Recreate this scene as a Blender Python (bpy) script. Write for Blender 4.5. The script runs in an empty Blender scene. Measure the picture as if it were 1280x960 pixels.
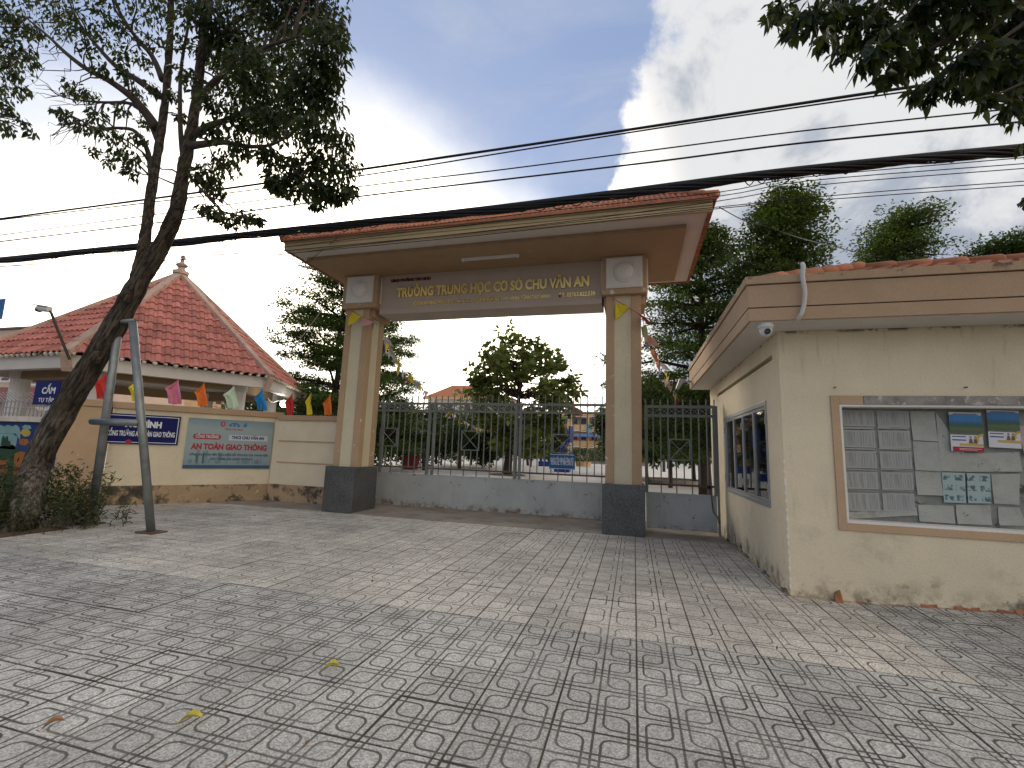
import bpy, math, random
import numpy as np
from mathutils import Vector, Matrix

random.seed(7)
RNG = np.random.default_rng(11)
SC = bpy.context.scene
COL = SC.collection
PI = math.pi
rad = math.radians

# ------------------------------------------------------------------ camera
YAW, PIT, ROL = rad(-15.16), rad(8.2), rad(2.0)
FPX, CAMH = 568.0, 1.40
_f = Vector((math.sin(YAW) * math.cos(PIT), math.cos(YAW) * math.cos(PIT), math.sin(PIT)))
_r = Vector((math.cos(YAW), -math.sin(YAW), 0))
_u = _r.cross(_f)
R2 = _r * math.cos(ROL) + _u * math.sin(ROL)
U2 = -_r * math.sin(ROL) + _u * math.cos(ROL)
cam = bpy.data.cameras.new('camera')
cam.sensor_width = 36
cam.lens = FPX / 1280 * 36
cam.clip_start, cam.clip_end = 0.05, 3000
camo = bpy.data.objects.new('camera', cam)
COL.objects.link(camo)
camo.matrix_world = Matrix(((R2.x, U2.x, -_f.x, 0), (R2.y, U2.y, -_f.y, 0), (R2.z, U2.z, -_f.z, CAMH), (0, 0, 0, 1)))
SC.camera = camo


def ray(x, y):
    return R2 * ((x - 640) / FPX) - U2 * ((y - 480) / FPX) + _f


def at(x, y, Y):            # survey helper: the point of a sight line on the upright plane y = Y
    d = ray(x, y)
    return Vector((0, 0, CAMH)) + d * (Y / d.y)


def gnd(x, y, z=0.0):       # ... and on the level z
    d = ray(x, y)
    return Vector((0, 0, CAMH)) + d * ((z - CAMH) / d.z)


# ------------------------------------------------------------------ light
SUN_AZ, SUN_EL = rad(-38), rad(17)      # azimuth from +y towards +x
SUN = Vector((math.sin(SUN_AZ) * math.cos(SUN_EL), math.cos(SUN_AZ) * math.cos(SUN_EL), math.sin(SUN_EL)))
SC.view_settings.view_transform = 'Standard'
SC.view_settings.look = 'None'
SC.view_settings.exposure = 1.25
SC.view_settings.gamma = 1.0
SC.view_settings.use_curve_mapping = False


class G:
    """small node-tree builder"""
    def __init__(s, nt):
        s.nt = nt
        nt.nodes.clear()

    def n(s, t, **k):
        nd = s.nt.nodes.new(t)
        for a, b in k.items():
            setattr(nd, a, b)
        return nd

    def put(s, sock, v):
        if v is None:
            return
        if isinstance(v, bpy.types.NodeSocket):
            s.nt.links.new(v, sock)
        else:
            if sock.type == 'RGBA' and len(v) == 3:
                v = (*v, 1)
            sock.default_value = v

    def m(s, op, a, b=None, c=None, clamp=False):
        nd = s.n('ShaderNodeMath', operation=op, use_clamp=clamp)
        s.put(nd.inputs[0], a); s.put(nd.inputs[1], b); s.put(nd.inputs[2], c)
        return nd.outputs[0]

    def vm(s, op, a, b=None):
        nd = s.n('ShaderNodeVectorMath', operation=op)
        s.put(nd.inputs[0], a); s.put(nd.inputs[1], b)
        return nd.outputs['Value'] if op in ('DOT_PRODUCT', 'LENGTH') else nd.outputs[0]

    def noise(s, vec, scale, detail=4, rough=.55, dist=0.0):
        nd = s.n('ShaderNodeTexNoise')
        s.put(nd.inputs['Vector'], vec)
        nd.inputs['Scale'].default_value = scale
        nd.inputs['Detail'].default_value = detail
        nd.inputs['Roughness'].default_value = rough
        nd.inputs['Distortion'].default_value = dist
        return nd.outputs['Fac']

    def step(s, v, lo, hi, a=0.0, b=1.0):
        nd = s.n('ShaderNodeMapRange', interpolation_type='SMOOTHSTEP')
        for i, q in enumerate((v, lo, hi, a, b)):
            s.put(nd.inputs[i], q)
        return nd.outputs[0]

    def mix(s, f, a, b, mode='MIX'):
        nd = s.n('ShaderNodeMix', data_type='RGBA', blend_type=mode)
        s.put(nd.inputs[0], f); s.put(nd.inputs[6], a); s.put(nd.inputs[7], b)
        return nd.outputs[2]

    def xyz(s, v):
        nd = s.n('ShaderNodeSeparateXYZ')
        s.put(nd.inputs[0], v)
        return nd.outputs

    def vec(s, x, y, z):
        nd = s.n('ShaderNodeCombineXYZ')
        s.put(nd.inputs[0], x); s.put(nd.inputs[1], y); s.put(nd.inputs[2], z)
        return nd.outputs[0]


W = bpy.data.worlds.new('World')
SC.world = W
W.use_nodes = True
g = G(W.node_tree)
sky = g.n('ShaderNodeTexSky', sky_type='NISHITA', sun_disc=False, sun_elevation=SUN_EL, sun_rotation=SUN_AZ,
          air_density=1.0, dust_density=1.2, ozone_density=1.6)
dirn = g.n('ShaderNodeTexCoord').outputs['Generated']
dx, dy, dz = g.xyz(dirn)
zz = g.m('ADD', g.m('MAXIMUM', dz, 0.0), 0.22)
cp = g.vec(g.m('DIVIDE', dx, zz), g.m('DIVIDE', dy, zz), 0.0)
n1 = g.noise(g.vm('ADD', dirn, (3.1, 1.7, .4)), 2.6, 12, .58, .15)
n2 = g.noise(g.vm('ADD', dirn, (7.3, 4.2, 2)), 4.2, 10, .6, .3)
n3 = g.noise(g.vm('MULTIPLY', cp, (1.0, 1.9, 1.0)), 1.6, 10, .62, .5)
sd = g.vm('DOT_PRODUCT', dirn, tuple(SUN))
east = g.vm('DOT_PRODUCT', dirn, (0.92, 0.39, 0.0))
cover = g.m('ADD', n1, g.m('ADD', g.step(east, 0.16, 0.33, -0.36, 0.15), g.step(sd, -0.2, 0.2, 0.35, 0.0)))
cmask = g.m('MULTIPLY', g.step(cover, 0.48, 0.57), g.step(n2, 0.26, 0.46, 0.72, 1.0))
body = g.step(n2, 0.38, 0.60)
# clouds: a burnt-out bank round the low sun, greyer bodies off to the side
cl_far = g.mix(g.step(g.m('ADD', body, g.step(dz, .15, .55, -.45, .25)), 0.0, 1.0), (1.75, 1.93, 2.25), (3.5, 3.5, 3.5))
cl_near = g.mix(body, (10.0, 9.5, 8.4), (22.0, 19.5, 15.5))
back = g.step(sd, -0.25, 0.30, 1.0, 0.0)
cl_far = g.mix(back, cl_far, (7.6, 6.85, 5.7))  # unseen clouds behind the camera, made bright and warm to light facing walls
cloud = g.mix(g.step(sd, 0.72, 0.95), cl_far, cl_near)
GL = Vector((math.sin(rad(-38)), math.cos(rad(-38)), 0.0))
gd = g.m('ADD', g.vm('DOT_PRODUCT', dirn, tuple(GL)), g.m('MULTIPLY', g.m('SUBTRACT', n1, 0.5), 0.16))
veil = g.step(gd, 0.735, 0.85)
core = g.step(gd, 0.80, 0.92)
tint = g.mix(0.75, sky.outputs[0], (1.25, 1.62, 2.6))
wisps = g.m('MULTIPLY', g.step(n3, 0.42, 0.72), 0.5)
c = g.mix(wisps, tint, (2.5, 2.65, 3.05))
c = g.mix(g.m('MULTIPLY', cmask, 0.96), c, cloud)
c = g.mix(veil, c, (5.0, 5.0, 5.0))
c = g.mix(core, c, cl_near)
bg = g.n('ShaderNodeBackground')
g.put(bg.inputs[0], c)
bg.inputs[1].default_value = 0.10
g.put(g.n('ShaderNodeOutputWorld').inputs[0], bg.outputs[0])

sun = bpy.data.lights.new('sun', 'SUN')
sun.energy = 0.8
sun.angle = rad(30)
sun.color = (1.0, 0.93, 0.82)
suno = bpy.data.objects.new('sun', sun)
suno.rotation_euler = SUN.to_track_quat('Z', 'Y').to_euler()
COL.objects.link(suno)


# ------------------------------------------------------------------ mesh helpers
class MB:
    def __init__(s):
        s.v, s.f, s.m = [], [], []

    def face(s, pts, mi=0):
        b = len(s.v)
        s.v += [tuple(p) for p in pts]
        s.f.append(tuple(range(b, b + len(pts))))
        s.m.append(mi)

    def box(s, x0, y0, z0, x1, y1, z1, mi=0):
        x0, x1 = sorted((x0, x1)); y0, y1 = sorted((y0, y1)); z0, z1 = sorted((z0, z1))
        b = len(s.v)
        s.v += [(x0, y0, z0), (x1, y0, z0), (x1, y1, z0), (x0, y1, z0), (x0, y0, z1), (x1, y0, z1), (x1, y1, z1), (x0, y1, z1)]
        for q in ((0, 3, 2, 1), (4, 5, 6, 7), (0, 1, 5, 4), (1, 2, 6, 5), (2, 3, 7, 6), (3, 0, 4, 7)):
            s.f.append(tuple(b + i for i in q)); s.m.append(mi)
        return s

    def hexa(s, lo, hi, mi=0):      # lo, hi: two rings of four corners
        b = len(s.v)
        s.v += [tuple(p) for p in lo] + [tuple(p) for p in hi]
        for q in ((0, 3, 2, 1), (4, 5, 6, 7), (0, 1, 5, 4), (1, 2, 6, 5), (2, 3, 7, 6), (3, 0, 4, 7)):
            s.f.append(tuple(b + i for i in q)); s.m.append(mi)

    def bar(s, a, b, w, d=None, mi=0, up=(0, 0, 1)):     # rectangular bar between two points
        a, b = Vector(a), Vector(b)
        t = (b - a).normalized()
        u = Vector(up)
        if abs(t.dot(u)) > .95:
            u = Vector((0, 1, 0))
        sd_ = t.cross(u).normalized(); n = sd_.cross(t)
        d = d or w
        o = [sd_ * (-w / 2) + n * (-d / 2), sd_ * (w / 2) + n * (-d / 2), sd_ * (w / 2) + n * (d / 2), sd_ * (-w / 2) + n * (d / 2)]
        s.hexa([a + q for q in o], [b + q for q in o], mi)
        return s

    def tube(s, pts, r, n=8, mi=0, cap=True):
        pts = [Vector(p) for p in pts]
        rs = list(r) if hasattr(r, '__len__') else [r] * len(pts)
        b0 = len(s.v)
        prev = None
        for i, p in enumerate(pts):
            t = (pts[min(i + 1, len(pts) - 1)] - pts[max(i - 1, 0)]).normalized()
            if prev is None:
                a = Vector((0, 0, 1)) if abs(t.z) < .9 else Vector((1, 0, 0))
                e1 = t.cross(a).normalized()
            else:
                e1 = (prev - t * prev.dot(t)).normalized()
            prev = e1
            e2 = t.cross(e1)
            for k in range(n):
                an = 2 * PI * k / n
                s.v.append(tuple(p + (e1 * math.cos(an) + e2 * math.sin(an)) * rs[i]))
        for i in range(len(pts) - 1):
            for k in range(n):
                a = b0 + i * n + k; c_ = b0 + i * n + (k + 1) % n
                s.f.append((a, c_, c_ + n, a + n)); s.m.append(mi)
        if cap:
            s.f.append(tuple(b0 + k for k in reversed(range(n)))); s.m.append(mi)
            e = b0 + (len(pts) - 1) * n
            s.f.append(tuple(e + k for k in range(n))); s.m.append(mi)
        return s

    def lathe(s, prof, c=(0, 0, 0), n=16, mi=0, axis='Z'):
        b0 = len(s.v)
        for r, z in prof:
            for k in range(n):
                a = 2 * PI * k / n
                p = (r * math.cos(a), r * math.sin(a), z)
                if axis == 'Y':
                    p = (p[0], p[2], p[1])
                if axis == 'X':
                    p = (p[2], p[0], p[1])
                s.v.append((c[0] + p[0], c[1] + p[1], c[2] + p[2]))
        for i in range(len(prof) - 1):
            for k in range(n):
                a = b0 + i * n + k; d = b0 + i * n + (k + 1) % n
                s.f.append((a, d, d + n, a + n)); s.m.append(mi)
        s.f.append(tuple(b0 + k for k in range(n))); s.m.append(mi)
        s.f.append(tuple(b0 + (len(prof) - 1) * n + k for k in range(n))); s.m.append(mi)
        return s

    def prism(s, poly, y0, y1, mi=0):   # outline in x, z pushed along y
        n = len(poly); b = len(s.v)
        s.v += [(x, y0, z) for x, z in poly] + [(x, y1, z) for x, z in poly]
        s.f.append(tuple(b + i for i in range(n))); s.m.append(mi)
        s.f.append(tuple(b + n + i for i in reversed(range(n)))); s.m.append(mi)
        for i in range(n):
            j = (i + 1) % n
            s.f.append((b + i, b + n + i, b + n + j, b + j)); s.m.append(mi)
        return s

    def wall(s, o, ud, nd, L, Ht, T, holes, mi=0):
        """wall slab with openings; o lower corner of the outer face, ud along, nd inward, holes (u0,z0,u1,z1)"""
        o, ud, nd = Vector(o), Vector(ud), Vector(nd)
        us = sorted({0, L, *[h[0] for h in holes], *[h[2] for h in holes]})
        zs = sorted({0, Ht, *[h[1] for h in holes], *[h[3] for h in holes]})
        P = lambda u, z, t: o + ud * u + Vector((0, 0, z)) + nd * t
        for i in range(len(us) - 1):
            for j in range(len(zs) - 1):
                u0, u1, z0, z1 = us[i], us[i + 1], zs[j], zs[j + 1]
                if any(h[0] <= (u0 + u1) / 2 <= h[2] and h[1] <= (z0 + z1) / 2 <= h[3] for h in holes):
                    continue
                s.face([P(u0, z0, 0), P(u1, z0, 0), P(u1, z1, 0), P(u0, z1, 0)], mi)
                s.face([P(u0, z0, T), P(u0, z1, T), P(u1, z1, T), P(u1, z0, T)], mi)
        for (u0, z0, u1, z1) in list(holes) + [(0, 0, L, Ht)]:
            for a, b in (((u0, z0), (u1, z0)), ((u1, z0), (u1, z1)), ((u1, z1), (u0, z1)), ((u0, z1), (u0, z0))):
                s.face([P(*a, 0), P(*b, 0), P(*b, T), P(*a, T)], mi)
        return s

    def mesh(s, name, mats, off=(0, 0, 0), smooth=False):
        me = bpy.data.meshes.new(name)
        ox, oy, oz = off
        me.from_pydata([(x - ox, y - oy, z - oz) for x, y, z in s.v], [], s.f)
        for m_ in (mats if isinstance(mats, (list, tuple)) else [mats]):
            me.materials.append(m_)
        if any(s.m):
            me.polygons.foreach_set('material_index', s.m)
        if smooth:
            me.polygons.foreach_set('use_smooth', [True] * len(s.f))
        me.update()
        return me

    def build(s, name, mats, parent=None, off=None, smooth=False, bevel=0):
        if off is None:
            off = tuple(parent.location) if parent is not None and parent.get('world_built') else (0, 0, 0)
        o = link(name, s.mesh(name, mats, off, smooth), parent)
        if bevel:
            md = o.modifiers.new('edge', 'BEVEL')
            md.width = bevel; md.segments = 2; md.limit_method = 'ANGLE'; md.angle_limit = rad(40)
        return o


def link(name, data, parent=None, loc=None, rot=None):
    o = bpy.data.objects.new(name, data)
    COL.objects.link(o)
    if parent is not None:
        o.parent = parent
    if loc is not None:
        o.location = loc
    if rot is not None:
        o.rotation_euler = rot
    return o


def tag(o, label=None, cat=None, group=None, kind=None):
    for k, v in (('label', label), ('category', cat), ('group', group), ('kind', kind)):
        if v:
            o[k] = v
    return o


def thing(name, label, cat, loc=(0, 0, 0), rz=0.0, group=None):
    """an Empty at the thing's base. Its parts are given in world coordinates unless the thing is turned (rz)."""
    o = bpy.data.objects.new(name, None)
    COL.objects.link(o)
    o.empty_display_size = .2
    o.location = loc
    o.rotation_euler = (0, 0, rz)
    if rz == 0.0:
        o['world_built'] = 1
    return tag(o, label, cat, group)


# ------------------------------------------------------------------ materials
def srgb(r, gg, b):
    return tuple(((q / 255 + .055) / 1.055) ** 2.4 if q > 10 else q / 255 / 12.92 for q in (r, gg, b))


def mat(name, col, rough=.8, metal=0.0, var=.12, vs=1.6, fine=.06, fs=60, bump=.0, bs=80, spec=.3,
        stains=None, worldpos=True, streak=None, objvar=0):
    """stains: list of (colour, scale, lo, hi, amount, height or None, stretch)"""
    m_ = bpy.data.materials.new(name)
    m_.use_nodes = True
    q = G(m_.node_tree)
    pos = q.n('ShaderNodeNewGeometry').outputs['Position'] if worldpos else q.n('ShaderNodeTexCoord').outputs['Object']
    if streak:
        pos_v = q.vm('MULTIPLY', pos, streak)
    else:
        pos_v = pos
    a = q.noise(pos_v, vs, 5, .6)
    b = q.noise(pos_v, fs, 2, .6)
    k = q.m('ADD', q.step(a, .25, .75, 1 - var, 1 + var), q.step(b, .25, .75, -fine, fine))
    if objvar:
        k = q.m('MULTIPLY', k, q.step(q.n('ShaderNodeObjectInfo').outputs['Random'], 0.0, 1.0, 1 - objvar, 1 + objvar * .7))
    c_ = q.vm('MULTIPLY', q.vec(k, k, k), col)
    for st in stains or ():
        sc, scale, lo, hi, amt, zmax = st[:6]
        pv = q.vm('MULTIPLY', pos, st[6]) if len(st) > 6 else pos
        msk = q.step(q.noise(pv, scale, 7, .68, .2), lo, hi, 0, amt)
        if zmax:
            z = q.xyz(pos)[2]
            msk = q.m('MULTIPLY', msk, q.step(z, zmax[0], zmax[1], 1.0, 0.0))
        c_ = q.mix(msk, c_, sc)
    bs_ = q.n('ShaderNodeBsdfPrincipled')
    q.put(bs_.inputs['Base Color'], c_)
    bs_.inputs['Roughness'].default_value = rough
    bs_.inputs['Metallic'].default_value = metal
    bs_.inputs['Specular IOR Level'].default_value = spec
    if bump:
        bn = q.n('ShaderNodeBump')
        bn.inputs['Strength'].default_value = 1
        bn.inputs['Distance'].default_value = bump
        q.put(bn.inputs['Height'], q.noise(pos_v, bs, 4, .6))
        q.put(bs_.inputs['Normal'], bn.outputs[0])
    q.put(q.n('ShaderNodeOutputMaterial').inputs[0], bs_.outputs[0])
    return m_


def leafmat(name, c1, c2, trans=.35, rough=.5):
    m_ = bpy.data.materials.new(name)
    m_.use_nodes = True
    q = G(m_.node_tree)
    rnd = q.n('ShaderNodeNewGeometry').outputs['Random Per Island']
    c_ = q.mix(rnd, c1, c2)
    d = q.n('ShaderNodeBsdfPrincipled')
    q.put(d.inputs['Base Color'], c_)
    d.inputs['Roughness'].default_value = rough
    d.inputs['Specular IOR Level'].default_value = .25
    t = q.n('ShaderNodeBsdfTranslucent')
    q.put(t.inputs[0], q.mix(.5, c_, (.16, .20, .02)))
    mx = q.n('ShaderNodeMixShader')
    mx.inputs[0].default_value = trans
    q.put(mx.inputs[1], d.outputs[0]); q.put(mx.inputs[2], t.outputs[0])
    q.put(q.n('ShaderNodeOutputMaterial').inputs[0], mx.outputs[0])
    return m_


def plain(name, col, rough=.6, metal=0, spec=.3, var=.06):
    return mat(name, col, rough, metal, var=var, fine=.03, spec=spec, vs=5, worldpos=True)


MOULD = (.045, .042, .035)
M = dict(
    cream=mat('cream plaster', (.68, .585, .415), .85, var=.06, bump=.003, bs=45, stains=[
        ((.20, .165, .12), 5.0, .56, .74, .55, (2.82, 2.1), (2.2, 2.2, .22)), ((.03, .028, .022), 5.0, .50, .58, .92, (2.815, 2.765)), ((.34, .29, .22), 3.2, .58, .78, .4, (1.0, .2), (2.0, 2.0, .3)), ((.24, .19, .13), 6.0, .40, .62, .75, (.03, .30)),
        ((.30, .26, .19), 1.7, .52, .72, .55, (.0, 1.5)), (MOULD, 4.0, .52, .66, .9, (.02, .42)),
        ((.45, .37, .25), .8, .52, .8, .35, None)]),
    creamwall=mat('cream wall paint', (.70, .605, .44), .85, var=.07, bump=.003, bs=45, stains=[
        ((.32, .27, .20), 2.2, .55, .74, .45, (.3, 1.2)), ((.3, .26, .2), 3, .6, .75, .3, None, (3, 3, .5))]),
    plinth=mat('mouldy tan plinth', (.43, .31, .19), .9, var=.2, bump=.006, bs=30, stains=[
        ((.075, .06, .042), 3.2, .47, .60, .9, None), ((.6, .55, .48), 9, .62, .68, .8, None),
        (MOULD, 1.6, .5, .62, .85, None)]),
    tan=mat('tan paint', (.47, .325, .20), .8, var=.07, bump=.002, stains=[
        ((.66, .62, .55), 7, .69, .72, .85, None), ((.22, .15, .1), 2.5, .6, .8, .35, None)]),
    tanclean=mat('tan trim paint', (.43, .295, .185), .8, var=.06, bump=.002, stains=[
        ((.15, .11, .08), 2.2, .6, .78, .5, None, (1, 1, .6)), (MOULD, 6, .54, .64, .85, (3.31, 3.18)), ((.66, .62, .55), 7, .70, .73, .9, None)]),
    shafttan=mat('brown pilaster paint', (.43, .295, .18), .8, var=.06, bump=.002, stains=[
        ((.68, .64, .58), 7, .635, .655, .9, None), ((.26, .18, .11), 2.4, .55, .75, .4, None, (1.5, 1.5, .3))]),
    shaftcream=mat('pale yellow pilaster paint', (.60, .53, .37), .8, var=.06, bump=.002, bs=120, stains=[((.36, .30, .2), 2.4, .56, .78, .4, None, (2, 2, .3)), ((.10, .08, .06), 16, .70, .73, .8, None)]),
    soffitwhite=mat('white soffit paint', (.62, .58, .53), .85, var=.05),
    soffittan=mat('brown soffit paint', (.35, .245, .145), .85, var=.07, stains=[((.20, .14, .09), 1.6, .55, .75, .45, None), ((.5, .45, .38), 4, .66, .72, .5, None)]),
    fascia=mat('olive tan fascia paint', (.44, .345, .20), .85, var=.06, stains=[((.2, .15, .1), 3, .55, .8, .4, None, (1, 1, .3))]),
    beam=mat('pale mauve beam paint', (.46, .38, .32), .85, var=.04),
    white=mat('white paint', (.72, .69, .64), .75, var=.05),
    granite=mat('dark granite', (.075, .077, .074), .36, var=.2, fine=.75, fs=75, vs=3, spec=.5),
    concrete=mat('worn concrete', (.30, .255, .205), .9, var=.2, bump=.004, bs=40, stains=[((.14, .11, .08), 2.0, .5, .7, .6, None)]),
    yard=mat('pale yard paving', (.56, .52, .46), .9, var=.1, vs=.5),
    earth=mat('trodden earth', (.16, .11, .07), .95, var=.25, bump=.01),
    asphalt=mat('asphalt', (.05, .05, .05), .9, var=.2, bump=.004, bs=90),
    mortar=mat('dark joint mortar', (.10, .075, .055), .95, var=.3),
    gatesheet=mat('grey blue sheet steel', (.40, .415, .40), .55, var=.12, vs=1.2, stains=[
        ((.20, .085, .035), 6.5, .60, .68, .9, None), ((.14, .075, .04), 7, .45, .64, .85, (.03, .20)), ((.17, .15, .13), 2.5, .55, .75, .4, None, (3, 3, .4)),
        ((.40, .41, .41), 2.6, .55, .75, .4, None)]),
    gatebar=mat('grey gate steel', (.17, .18, .165), .5, var=.12, spec=.4),
    gaterust=mat('rusty gate rail', (.12, .075, .05), .7, var=.3),
    steel=mat('dull galvanised pipe', (.22, .235, .235), .42, .55, var=.18, vs=6, stains=[((.12, .1, .08), 4, .55, .75, .5, None)]),
    alu=mat('grey aluminium', (.36, .36, .36), .4, .5, var=.06),
    wtile=mat('terracotta roof tile', (.38, .145, .075), .75, var=.25, vs=3, objvar=.2, stains=[((.06, .05, .04), 6, .6, .7, .8, None)]),
    ptile=mat('pink red roof tile', (.49, .185, .145), .75, var=.22, vs=2.4, objvar=.2, stains=[((.17, .07, .055), 3, .5, .8, .5, None), ((.07, .06, .045), 5, .60, .70, .7, None), ((.52, .36, .30), 7, .62, .72, .5, None)]),
    ridge=mat('pink ridge mortar', (.50, .34, .27), .85, var=.18, stains=[((.10, .08, .065), 5, .55, .68, .7, None)]),
    cap=mat('mossy mortar', (.58, .53, .45), .9, var=.2, stains=[(MOULD, 5, .56, .63, .9, None)]),
    black=mat('black cable sheath', (.012, .012, .013), .55, var=.2),
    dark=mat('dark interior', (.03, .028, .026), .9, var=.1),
    blue=mat('dark blue sign face', (.008, .011, .10), .5, var=.08, spec=.15),
    blue2=mat('blue sign face', (.012, .10, .27), .45, var=.1),
    txtwhite=plain('white lettering', (.72, .73, .75), .6),
    txtred=plain('red lettering', (.36, .03, .05), .6),
    txtnavy=plain('navy lettering', (.02, .03, .14), .6),
    txtmaroon=plain('maroon lettering', (.11, .018, .012), .5),
    gold=mat('gold letter metal', (.95, .72, .26), .34, 1.0, var=.1, fine=.05),
    bark=mat('rough bark', (.105, .083, .064), .95, var=.35, vs=3, bump=.03, bs=9, streak=(1.6, 1.6, .45), stains=[
        ((.26, .24, .21), 2.6, .54, .66, .75, (1.0, 2.2)), ((.03, .025, .02), 5, .5, .7, .6, None)]),
    barkdark=mat('dark bark', (.065, .05, .04), .95, var=.3, vs=4, bump=.015, bs=14),
    lens=plain('camera lens glass', (.01, .01, .012), .15, 0, .6),
    plasticw=plain('white plastic', (.66, .66, .64), .45),
    pvc=mat('grey white pvc', (.55, .53, .48), .5, var=.12),
    paper=mat('dusty paper', (.37, .375, .335), .9, var=.1, vs=5, bump=.004, bs=9, stains=[((.20, .19, .16), 4, .52, .72, .6, None), ((.07, .065, .055), 9, .62, .70, .8, None)]),
    board=mat('dirty board backing', (.24, .25, .22), .9, var=.25, vs=4, stains=[((.03, .03, .03), 5, .6, .66, .8, None)]),
    weathered=mat('flaking grey timber', (.27, .25, .22), .9, var=.3, vs=8, bump=.004, bs=30, stains=[((.55, .53, .50), 12, .54, .62, .9, None)]),
    foldgrey=plain('grey', (.3, .3, .3)),
    rubble=mat('red crumbled brick', (.30, .13, .065), .95, var=.35, vs=12, bump=.01, bs=40),
)
LEAF = dict(
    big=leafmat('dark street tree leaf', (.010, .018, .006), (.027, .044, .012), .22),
    tier=leafmat('almond tree leaf', (.022, .056, .015), (.085, .145, .036), .42),
    round=leafmat('broad yard leaf', (.085, .120, .030), (.20, .23, .07), .5),
    far=leafmat('yard tree leaf', (.022, .040, .014), (.060, .085, .028), .30),
    shrub=leafmat('dusty weed leaf', (.035, .050, .018), (.10, .115, .05), .2),
    hedge=leafmat('hedge leaf', (.03, .06, .02), (.06, .10, .03), .2),
)


def barkmat(name, axis):
    """furrowed bark whose ridges run along the stem axis"""
    m_ = bpy.data.materials.new(name); m_.use_nodes = True
    q = G(m_.node_tree)
    pos = q.n('ShaderNodeNewGeometry').outputs['Position']
    ax = Vector(axis).normalized(); e1 = ax.cross(Vector((0, 1, 0))).normalized(); e2 = ax.cross(e1)
    d = lambda v: q.vm('DOT_PRODUCT', pos, tuple(v))
    pv = q.vec(d(e1), d(e2), q.m('MULTIPLY', d(ax), .16))
    ridge = q.noise(pv, 24, 6, .65, .6)
    fine = q.noise(pos, 60, 4, .6)
    patch = q.noise(pos, 2.2, 5, .6)
    h_ = q.m('ADD', q.m('MULTIPLY', q.step(ridge, .32, .66), .8), q.m('MULTIPLY', fine, .3))
    c_ = q.mix(q.step(ridge, .36, .62), (.022, .017, .013), (.10, .080, .062))
    grey = q.m('MULTIPLY', q.step(patch, .40, .62), q.step(q.xyz(pos)[2], .9, 2.4, 1.0, .12))
    c_ = q.mix(q.m('MULTIPLY', grey, q.step(ridge, .40, .62, .15, .9)), c_, (.26, .235, .205))
    b_ = q.n('ShaderNodeBsdfPrincipled'); q.put(b_.inputs['Base Color'], c_); b_.inputs['Roughness'].default_value = .95
    b_.inputs['Specular IOR Level'].default_value = .15
    bn = q.n('ShaderNodeBump'); bn.inputs['Distance'].default_value = .02; q.put(bn.inputs['Height'], h_); q.put(b_.inputs['Normal'], bn.outputs[0])
    q.put(q.n('ShaderNodeOutputMaterial').inputs[0], b_.outputs[0])
    return m_


M['leanbark'] = barkmat('furrowed leaning bark', (.47, 0, .88))


def glassmat():
    m_ = bpy.data.materials.new('window glass')
    m_.use_nodes = True
    q = G(m_.node_tree)
    t = q.n('ShaderNodeBsdfTransparent'); t.inputs[0].default_value = (.62, .68, .66, 1)
    gl = q.n('ShaderNodeBsdfGlossy'); gl.inputs['Roughness'].default_value = .03
    fr = q.n('ShaderNodeFresnel'); fr.inputs[0].default_value = 1.5
    mx = q.n('ShaderNodeMixShader')
    q.put(mx.inputs[0], q.m('ADD', fr.outputs[0], .03))
    q.put(mx.inputs[1], t.outputs[0]); q.put(mx.inputs[2], gl.outputs[0])
    q.put(q.n('ShaderNodeOutputMaterial').inputs[0], mx.outputs[0])
    return m_


M['glass'] = glassmat()


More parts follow.
